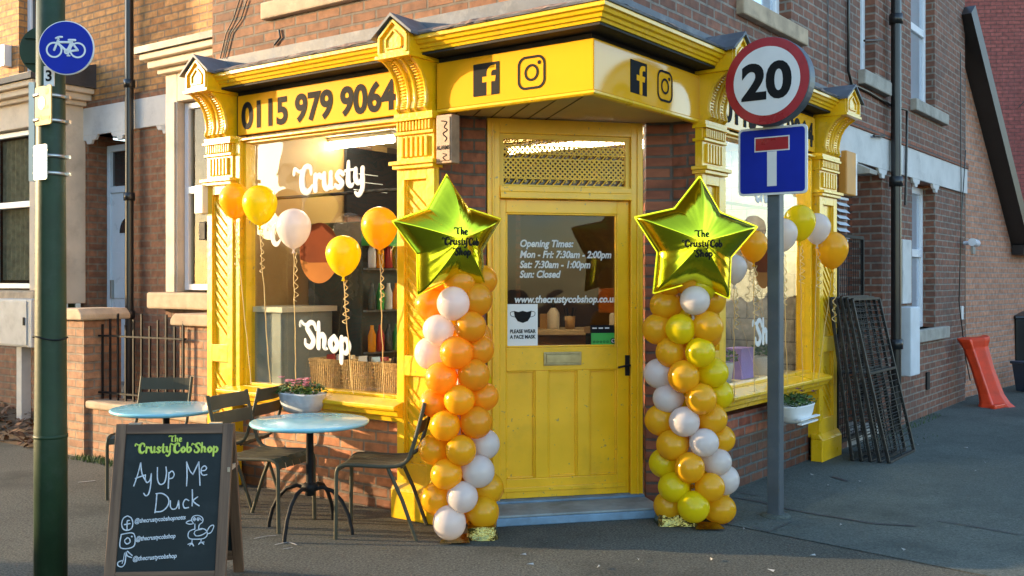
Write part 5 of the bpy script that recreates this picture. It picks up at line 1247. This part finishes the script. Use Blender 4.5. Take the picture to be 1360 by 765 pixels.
# ---- planters hanging under the sills
def planter(fr, s, z, w, m, flower, label, nfl):
    p = fr.w(s, -.17); t = thing('flower_trough', label, 'flower trough', (p.x, p.y, z), fr.deg)
    b = MB(); n = 28; prof = [(.60,0,.0),(.80,.02,.0),(.92,.07,.0),(1.0,.125,.0),(1.03,.135,0),(1.0,.14,0),(.9,.12,0)]
    vs = []
    for k, h, _ in prof:
        for i in range(n):
            a = 2*PI*i/n; ex = math.copysign(abs(math.cos(a))**.7, math.cos(a)); ey = math.copysign(abs(math.sin(a))**.7, math.sin(a)); vs.append((ex*w/2*k, ey*.11*k, h))
    b.add(vs, [(l*n+i, l*n+(i+1) % n, (l+1)*n+(i+1) % n, (l+1)*n+i) for l in range(len(prof)-1) for i in range(n)]+[tuple(range(n))[::-1], tuple(range((len(prof)-1)*n, len(prof)*n))], True)
    b.build('trough', m, t)
    f = MB()
    for i in range(340):
        x = random.uniform(-w*.46, w*.46); y = random.uniform(-.10,.09); hh = .13+random.random()**.8*.10*(1-(x/(w*.5))**2*.6)*(1-(y/.11)**2*.5); leafquad(f, (x, y, hh), random.uniform(.014,.026), .7)
    f.build('foliage', M['leaf'], t)
    if nfl:
        for i in range(nfl):
            x = random.uniform(-w*.45, w*.45); y = random.uniform(-.10,.05); q = MB(); hh = .20+random.uniform(-.03,.045)
            for j in range(9):
                a = j*2.4; q.add([Vector((x,y,hh)), Vector((x+.024*math.cos(a), y+.024*math.sin(a), hh+.008+.004*(j%3))), Vector((x+.024*math.cos(a+.8), y+.024*math.sin(a+.8), hh+.006)), ], [(0,1,2)])
            q.build('flower', flower, t)
    MB().box(-w*.3, w*.3, .09, .16, .06, .09).build('bracket', M['iron'], t)
    return t
s, z = L.px(394, 549, -.22); planter(L, s, z, .36, M['pot'], M['pink'], 'pale trough of pink flowers hanging under the left window sill', 18)
s, z = R.px(1056, 560, -.17); tr = planter(R, s, z, .46, M['pot_white'], M['violet'], 'white ribbed trough with few dark flowers under the right window sill', 4)
MB().box(-.17,.17,-.12,-.085,.0,.012).box(-.2,.2,-.124,-.09,.035,.045).build('rib', M['pot_white'], tr)

# ---- stack of black window grilles leaning on the side wall
GG = 'black window grilles leaning on the side wall'
def grille(label, s0, s1, yb, yt, zt_, first):
    t = thing('window_grille', label, 'grille', tuple(R.w(s0, -yb)), R.deg, GG)
    w = s1-s0; dy = yb-yt; q = lambda x, k: (x, dy*k, zt_*k+.012)
    f = MB()
    for x in (0, w): f.bar(q(x,0), q(x,1), .026, .022, up=(1,0,0))
    for k in (0, .54, 1): f.bar(q(.013,k), q(w-.013,k), .026, .022)
    f.build('frame', M['worn_iron'], t, None, 0, .003)
    b = MB()
    for i in range(1, 26):
        if i != 14: b.bar(q(.013, i/26), q(w-.013, i/26), .006, .006)
    b.bar(q(w*.5, 0), q(w*.5, 1), .008, .008, up=(1,0,0))
    b.build('bars', M['mesh'], t)
    return t
gl_ = ['front black grille of the leaning stack, with bright top edge', 'black grille second from the front of the leaning stack', 'black grille in the middle of the leaning stack', 'black grille second from the wall in the leaning stack', 'black grille nearest the wall in the leaning stack']
for i in range(5): grille(gl_[i], 3.75-.02*i, 4.50-.03*i, .55-.07*i, .24-.04*i, 1.37+.01*(i % 3), i == 0)

# ---- orange-red plastic barrier block and bins at the end of the street
p = Vector(gp(1318, 540)+(0,)); ob = thing('plastic_barrier', 'orange-red moulded plastic barrier section leaning on the far brick wall', 'barrier', (p.x, p.y, 0), gfr.deg-8); ob.scale = (.88, .95, 1.0)
b = MB(); sec = [(-.16,-.06),(-.16,.02),(-.10,.06),(-.02,.05),(.05,-.02),(.13,-.04),(.20,-.02),(.20,-.07),(.12,-.11),(.03,-.10),(-.06,-.02),(-.12,-.06)]
vs = []; lv = [(0,.0,1.35),(.05,.0,1.1),(.16,.03,.92),(.45,.12,.86),(.72,.20,.92),(.80,.24,1.15),(.84,.25,1.2)]
lean = lambda z: (-.06*z/.8, .26*z/.8)
for z, o_, k in lv:
    for a, c_ in sec: vs.append((a*k*1.15+lean(z)[0], c_*k*1.5+lean(z)[1], z+.0+(a*.12 if z > .7 else 0)))
n = len(sec); b.add(vs, [(l*n+i, l*n+(i+1) % n, (l+1)*n+(i+1) % n, (l+1)*n+i) for l in range(len(lv)-1) for i in range(n)]+[tuple(range(n))[::-1], tuple(range((len(lv)-1)*n, len(lv)*n))])
b.build('body', M['orange_plastic'], ob, None, 0, .012, fix=True)
b = MB(); b.box(-.30,.02,-.16,-.10,.0,.05); b.build('foot', M['orange_plastic'], ob, None, 0, .012)
p = Vector(gp(1365, 512)+(0,)); wb = thing('wheelie_bin', 'black wheelie bin cut off by the right edge', 'bin', (p.x+.05, p.y+.35, 0), gfr.deg-35)
b = MB(); b.add([(-.24,-.24,.06),(.24,-.24,.06),(.24,.24,.06),(-.24,.24,.06),(-.29,-.30,.98),(.29,-.30,.98),(.29,.30,.98),(-.29,.30,.98)], [(3,2,1,0),(4,5,6,7),(0,1,5,4),(1,2,6,5),(2,3,7,6),(3,0,4,7)]); b.build('body', M['bin'], wb, None, 0, .02)
b = MB(); b.prism([(-.33,.98),(-.32,1.02),(0,1.09),(.31,1.06),(.33,.98)], lambda a, z, d: (d, a, z), -.32, .32); b.build('lid', M['bin'], wb, None, 0, .015)
for x in (-.26, .26): MB().lathe([(.1,-.025),(.1,.025)], 16, (x,.26,.1), True, Matrix.Rotation(PI/2, 3, 'Y')).build('wheel', M['iron'], wb)
p = Vector(gp(1362, 519)+(0,)); bb = thing('recycling_box', 'dark blue plastic box in front of the black bin', 'box', (p.x+.14, p.y-.15, 0), gfr.deg-35)
b = MB(); b.add([(-.26,-.18,0),(.26,-.18,0),(.26,.18,0),(-.26,.18,0),(-.30,-.22,.40),(.30,-.22,.40),(.30,.22,.40),(-.30,.22,.40)], [(3,2,1,0),(4,5,6,7),(0,1,5,4),(1,2,6,5),(2,3,7,6),(3,0,4,7)]); b.build('body', M['bin_blue'], bb, None, 0, .015)
MB().box(-.315,.315,-.235,.235,.38,.42).build('rim', M['bin_blue'], bb, None, 0, .01)

# ---- litter on the pavement
lt = MB()
for u, v in ((988,704),(1079,740),(1117,699),(1200,732),(1024,760),(945,745),(1219,592),(1283,596),(1308,616),(1142,641),(1078,632),(1100,646),(795,755),(704,752),(1296,627),(848,745),(695,739)):
    x, y = gp(u, v); a = random.uniform(0, PI); s1, s2 = random.uniform(.008,.022), random.uniform(.004,.008); c_, s_ = math.cos(a), math.sin(a)
    lt.add([(x+c_*s1*i-s_*s2*j, y+s_*s1*i+c_*s2*j, .012+.004*i*j) for i, j in ((-1,-1),(1,-1),(1,1),(-1,1))], [(0,1,2,3)])
o = lt.build('litter_scraps', M['paper']); o['kind'] = 'stuff'

# ================================================================== INSIDE THE SHOP
def lamp(fr, s, y, z, ln, label, deg=None):
    p = fr.w(s, y); t = thing('strip_light', label, 'light', (p.x, p.y, z), fr.deg if deg is None else deg, 'strip lights inside the shop')
    MB().box(-ln/2, ln/2, -.04, .04, .03, .06).build('fitting', M['sign_white'], t)
    MB().tube([(-ln/2+.02,0,0),(ln/2-.02,0,0)], .026, 10).build('tube', M['tube'], t); return t
s, z = L.px(452, 190, 1.0); lamp(L, s, 1.0, 2.675, 1.22, 'lit fluorescent strip light on the ceiling behind the left window')
lamp(L, -1.54, 2.15, 2.675, 1.2, 'lit fluorescent strip light seen through the fretwork above the door')
lamp(R, 2.35, 1.05, 2.675, 1.2, 'lit fluorescent strip light behind the right window')
for i, (u0, u1, lab) in enumerate(((409,454,'wicker basket at the left end of the row on the window ledge'),(452,497,'wicker basket in the middle of the row on the window ledge'),(495,540,'wicker basket at the right end of the row, by the yellow pilaster'))):
    a, b = L.px(u0, 500, .14)[0], L.px(u1, 500, .14)[0]; w = (b-a)*.96; p = L.w((a+b)/2, .30)
    t = thing('wicker_basket', lab, 'basket', (p.x, p.y, .765), L.deg, 'wicker baskets in the left window')
    m = MB(); n = 40; k0, k1 = .44, .5
    for j in range(9):
        z = .012+j*.024; k = k0+(k1-k0)*j/8; m.tube([(x*2*k*w*.5/.5*.5 if False else x*k*2, y*k/.5*.15*2, z+.004*math.sin(i2*PI)) for i2, (x, y) in enumerate([(w/2*cx_, cy_*.5) for cx_, cy_ in [(-1,-1)]+[(-1+2*q/14,-1) for q in range(1,15)]+[(1,-1+2*q/6) for q in range(1,7)]+[(1-2*q/14,1) for q in range(1,15)]+[(-1,1-2*q/6) for q in range(1,7)]])], .013, 6)
    m.box(-w*.42, w*.42, -.12, .12, .0, .01); m.build('weave', M['wicker'], t)
    r = MB(); 
    for j in range(16): x = -w*.42+w*.84*j/15; r.bar((x,-.150,.0),(x*1.08,-.163,.215),.010,.008)
    r.build('stake', M['wicker'], t) if False else r.build('stakes', M['wicker'], t)
    for j in range(4):
        x = -w*.3+w*.2*j; q = thing('snack_packet', '%s packet poking out of the %s wicker basket' % (('red','white','dark','silver')[(i+j) % 4], ('left','middle','right')[i]), 'packet', tuple(p+L.x*x+L.y*(.02*(j % 2))+Vector((0,0,.79))), L.deg+random.uniform(-30,30), 'packets in the baskets')
        MB().prism([(-.035,.0),(.035,.0),(.042,.12),(.03,.215),(-.03,.21),(-.042,.12)], lambda a_, z_, d: (a_, d*(1-abs(z_-.1)*4), z_), -.02, .02).build('wrapper', (M['red_item'], M['sign_white'], M['black'], M['steel'])[(i+j) % 4], q)
    tg = thing('price_tag', 'small tag hanging on the front of the %s wicker basket' % ('left','middle','right')[i], 'tag', tuple(p+L.y*-.172+Vector((0,0,.13))), L.deg, 'basket tags')
    MB().box(-.03,.03,-.003,.003,-.04,.035).build('card', (M['brown'], M['mesh'], M['red_item'])[i], tg)
# drinks fridge, grey unit and menu boards on the party wall (A to B)
AB = Frame(A_.x, A_.y, math.degrees(math.atan2(B_.y-A_.y, B_.x-A_.x)))
def inside(name, label, cat, a0, a1, dep, z0): return thing(name, label, cat, tuple(AB.w((a0+a1)/2, -dep, z0)), AB.deg)
fr1 = inside('drinks_fridge', 'dark drinks fridge with lit shelves seen through the left window', 'fridge', .60, 1.50, .62, .06)
MB().box(-.45,.45,.0,.6,0,1.95).build('case', M['dark_unit'], fr1, None, 0, .01)
for k in range(5):
    MB().box(-.43,.43,-.04,.0,.25+k*.33,.265+k*.33).build('shelf', M['grey_unit'], fr1)
    for j in range(9):
        q = MB().lathe([(.03,0),(.032,.01),(.032,.13),(.015,.18),(.014,.21)], 10, (-.38+j*.095,-.045,.266+k*.33)); q.build('bottle', (M['red_item'], M['green_lab'], M['b_orange'], M['dark_unit'], M['sign_white'])[(j*3+k) % 5], fr1)
MB().box(-.45,.45,-.10,-.0,1.76,1.90).build('header', M['green_lab'], fr1)
gu = inside('serving_unit', 'grey serving unit behind the word Shop on the left window', 'counter', -.05, .50, .42, .06)
MB().box(-.26,.26,0,.4,0,1.25).build('case', M['grey_unit'], gu, None, 0, .01); MB().box(-.28,.28,-.03,.4,1.25,1.29).build('top', M['worktop'], gu)
MB().box(-.24,.24,-.006,0,.1,1.2).build('door', M['grey_unit'], gu)
mbd = inside('menu_board', 'black menu board headed COLD on the shop wall behind the left window', 'menu board', 1.05, 1.95, .06, 2.10)
MB().box(-.5,.5,0,.03,0,.58).build('board', M['black'], mbd)
t = MB(); k = on(-.001); t.text('COLD', k, .12, .42, .12, .003, 0, 'LEFT', .002)
for i in range(3): t.box(-.42, -.42+.3*(1+.2*(i % 3)), -.004, -.002, .36-i*.07, .366-i*.07)
t.build('lettering', M['sign_white'], mbd)
# counter seen through the door
ctr = thing('counter', 'cream-topped counter seen through the glass of the yellow door', 'counter', (.62, 9.15, .06), 4)
MB().box(-.42,.75,0,.5,0,.98).build('case', M['tan'], ctr, None, 0, .01); MB().box(-.47,.80,-.05,.52,.98,1.03).build('top', M['worktop'], ctr, None, 0, .006)
def jar(name, label, cat, u, v, Y, m, prof, m2=None):
    x = (u-CX)/F*Y; t = thing(name, label, cat, (x, Y, 1.09)); MB().lathe(prof, 14).build('body', m, t)
    if m2: MB().lathe([(.016,prof[-1][1]),(.016,prof[-1][1]+.05),(.006,prof[-1][1]+.055)], 10).build('pump', m2, t)
    return t
jar('pump_bottle', 'white pump bottle on the counter behind the door glass', 'bottle', 735, 435, 9.3, M['sign_white'], [(.055,0),(.058,.02),(.058,.15),(.03,.19),(.018,.20)], M['black'])
jar('pump_bottle', 'clear hand gel bottle at the right edge of the door glass', 'bottle', 815, 430, 9.3, M['meter'], [(.04,0),(.042,.02),(.042,.13),(.02,.16),(.015,.17)], M['pink'])
kt = jar('utensil_pot', 'pot of black utensils on the counter behind the door glass', 'pot', 757, 435, 9.3, M['tan'], [(.045,0),(.05,.12),(.046,.12)])
for i in range(6): a = i*1.05; MB().bar((.02*math.cos(a),.02*math.sin(a),.05),(.06*math.cos(a),.05*math.sin(a),.20),.012,.006).build('utensil', M['black'], kt)
cbx = thing('cardboard_box', 'small brown box beside the white pump bottle on the counter', 'box', ((724-CX)/F*9.35, 9.35, 1.09)); MB().box(-.05,.05,-.04,.04,0,.14).build('carton', M['tan'], cbx, None, 0, .003)
# right window display
def sill_thing(name, label, cat, u, d=.28): 
    s = R.px(u, 505, d)[0]; p = R.w(s, d); return thing(name, label, cat, (p.x, p.y, .765), R.deg)
pb = sill_thing('gift_box', 'lilac cardboard box standing on the right window ledge', 'box', 982); MB().box(-.12,.12,-.07,.07,0,.235).build('carton', M['purple'], pb, None, 0, .003); MB().box(-.125,.125,-.075,.075,.235,.245).build('lid', M['purple'], pb)
def potplant(label, u):
    pt = sill_thing('pot_plant', label, 'pot plant', u, .26); MB().lathe([(.075,0),(.095,.14),(.10,.15),(.085,.15)], 20).build('pot', M['sign_white'], pt)
    f = MB()
    for i in range(160): a = random.uniform(0,2*PI); r_ = random.random()**.5*.13; leafquad(f, (r_*math.cos(a), r_*math.sin(a), .17+random.random()*.11*(1-r_*4)), random.uniform(.015,.03), .8)
    f.build('foliage', M['leaf'], pt)
potplant('white pot plant partly behind the grey signpost on the right window ledge', 1012); potplant('small pot plant beside the lilac box, near the balloon column', 958)
ED = Frame(*R.w(3.66, .5).to_2d(), R.deg+90)
oc = thing('serving_counter', 'orange-fronted serving counter deep inside the right window', 'counter', tuple(R.w(2.75, .95, .06)), R.deg)
MB().box(-.6,.6,0,.5,0,1.05).build('case', M['dark_unit'], oc, None, 0, .01); MB().box(-.62,.62,-.03,.5,1.05,1.10).build('top', M['worktop'], oc); MB().box(-.55,.55,-.02,.4,1.22,1.42).build('guard', mat('orange_panel', (.55,.18,.05), .5), oc)
MB().box(-.55,.55,-.012,0,.45,.80).build('front_panel', M['grey_unit'], oc)
# ================================================================== ACROSS THE STREET (mirrored in the shop glass; some blocks added for shade)
far_house('shade_garages', 'low brick garages across the main street, unseen, added to shade the ground', -15, 5.8, -90, 2.4, 3.6, 5, M['brick_pier'])  # unseen low block, its height set to keep the foreground in shade
far_house('terraced_house', 'unseen narrow brick block added behind the garages to darken the window reflection', -17, 4.85, -90, .75, 6.0, 4, M['brick_pier'])  # added upright block, darkens a strip of the mirrored sky
far_house('terraced_house', 'brick terraced house across the main street beside the garages', -15, 3.3, -90, 9, 5.6, 7, M['brick_side'])
far_house('terraced_house', 'brick terraced house behind the photographer', -13, -9, 170, 10, 5.6, 7, M['brick_side'])
far_house('terraced_house', 'brick terraced house opposite the side street', 24, -7, 60, 20, 4.6, 7, M['brick_up'])
far_house('shade_gable', 'unseen tall narrow brick block across the main street, added to shade the porch', -16, 11.95, -90, .85, 5.0, 4, M['brick_pier'])  # unseen block added to cast shade on the neighbour's porch wall
shade_wall = thing('garden_wall', 'unseen brick wall across the main street, added to shade the ground', 'wall', (-15, 6.9, 0), -90); MB().box(0,1.15,0,.25,0,2.3).build('wall', M['brick_garden'], shade_wall); MB().box(-.03,1.18,-.04,.29,2.3,2.38).build('coping', M['stone'], shade_wall)  # wall added out of view to shade the ground around the tables
def bare_tree(label, x, y, h, seed):
    rnd = random.Random(seed); t = thing('bare_tree', label, 'tree', (x, y, 0)); tr = MB(); tw = MB()
    def grow(mb, p, d, ln, r, lev):
        pts = [p]; n = 5
        for i in range(n):
            d = (d+Vector((rnd.uniform(-.2,.2), rnd.uniform(-.2,.2), rnd.uniform(-.05,.15)))).normalized(); pts.append(pts[-1]+d*ln/n)
        mb.tube(pts, [r*(1-.5*i/n) for i in range(n+1)], 6 if lev < 2 else 4)
        if lev < 5:
            for k in range(3 if lev else 4):
                q = pts[rnd.randint(2, n)]; e = (d+Vector((rnd.uniform(-1,1), rnd.uniform(-1,1), rnd.uniform(-.3,.7)))).normalized(); grow(tw, q, e, ln*rnd.uniform(.55,.75), r*.5, lev+1)
    grow(tr, Vector((0,0,0)), Vector((0,0,1)), h*.36, .16, 0)
    tr.build('trunk', M['tree'], t); tw.build('crown', M['tree'], t); return t
bare_tree('bare winter tree across the street, seen only as a reflection', -9.5, 3.4, 7.5, 3)

# ================================================================== SKY, SUN, CAMERA
w = bpy.data.worlds.new('World'); SC.world = w; w.use_nodes = True
N = w.node_tree.nodes; sk = N.new('ShaderNodeTexSky'); sk.sky_type = 'NISHITA'; sk.sun_disc = False
SUN_AZ, SUN_EL = 277.0, 10.0       # degrees clockwise from +y; low evening sun along the street from the left
sk.sun_elevation = rad(SUN_EL); sk.sun_rotation = rad(SUN_AZ); sk.air_density = 1.0; sk.dust_density = .6; sk.ozone_density = 1.6
N['Background'].inputs[1].default_value = .15; w.node_tree.links.new(sk.outputs[0], N['Background'].inputs[0])
sl = bpy.data.lights.new('sun', 'SUN'); sl.energy = 2.0; sl.angle = rad(.5); sl.color = (1.0, .72, .40)
so_ = bpy.data.objects.new('sun', sl); COL.objects.link(so_)
a, e = rad(SUN_AZ), rad(SUN_EL); so_.rotation_euler = Vector((math.sin(a)*math.cos(e), math.cos(a)*math.cos(e), math.sin(e))).to_track_quat('Z', 'Y').to_euler()
cd_ = bpy.data.cameras.new('camera'); cam = bpy.data.objects.new('camera', cd_); COL.objects.link(cam); SC.camera = cam
cam.location = (0, 0, EYE); cam.rotation_euler = (PI/2, 0, 0); cd_.sensor_width = 36; cd_.lens = 36*F/1360; cd_.shift_y = -(382.5-HY)/1360; cd_.clip_end = 500; cd_.clip_start = .05
vs_ = SC.view_settings; vs_.view_transform = 'Standard'; vs_.look = 'None'; vs_.gamma = 1.0; vs_.use_curve_mapping = False; vs_.exposure = 2.4
SC.cycles.max_bounces = 8; SC.cycles.transparent_max_bounces = 16; SC.cycles.use_denoising = True
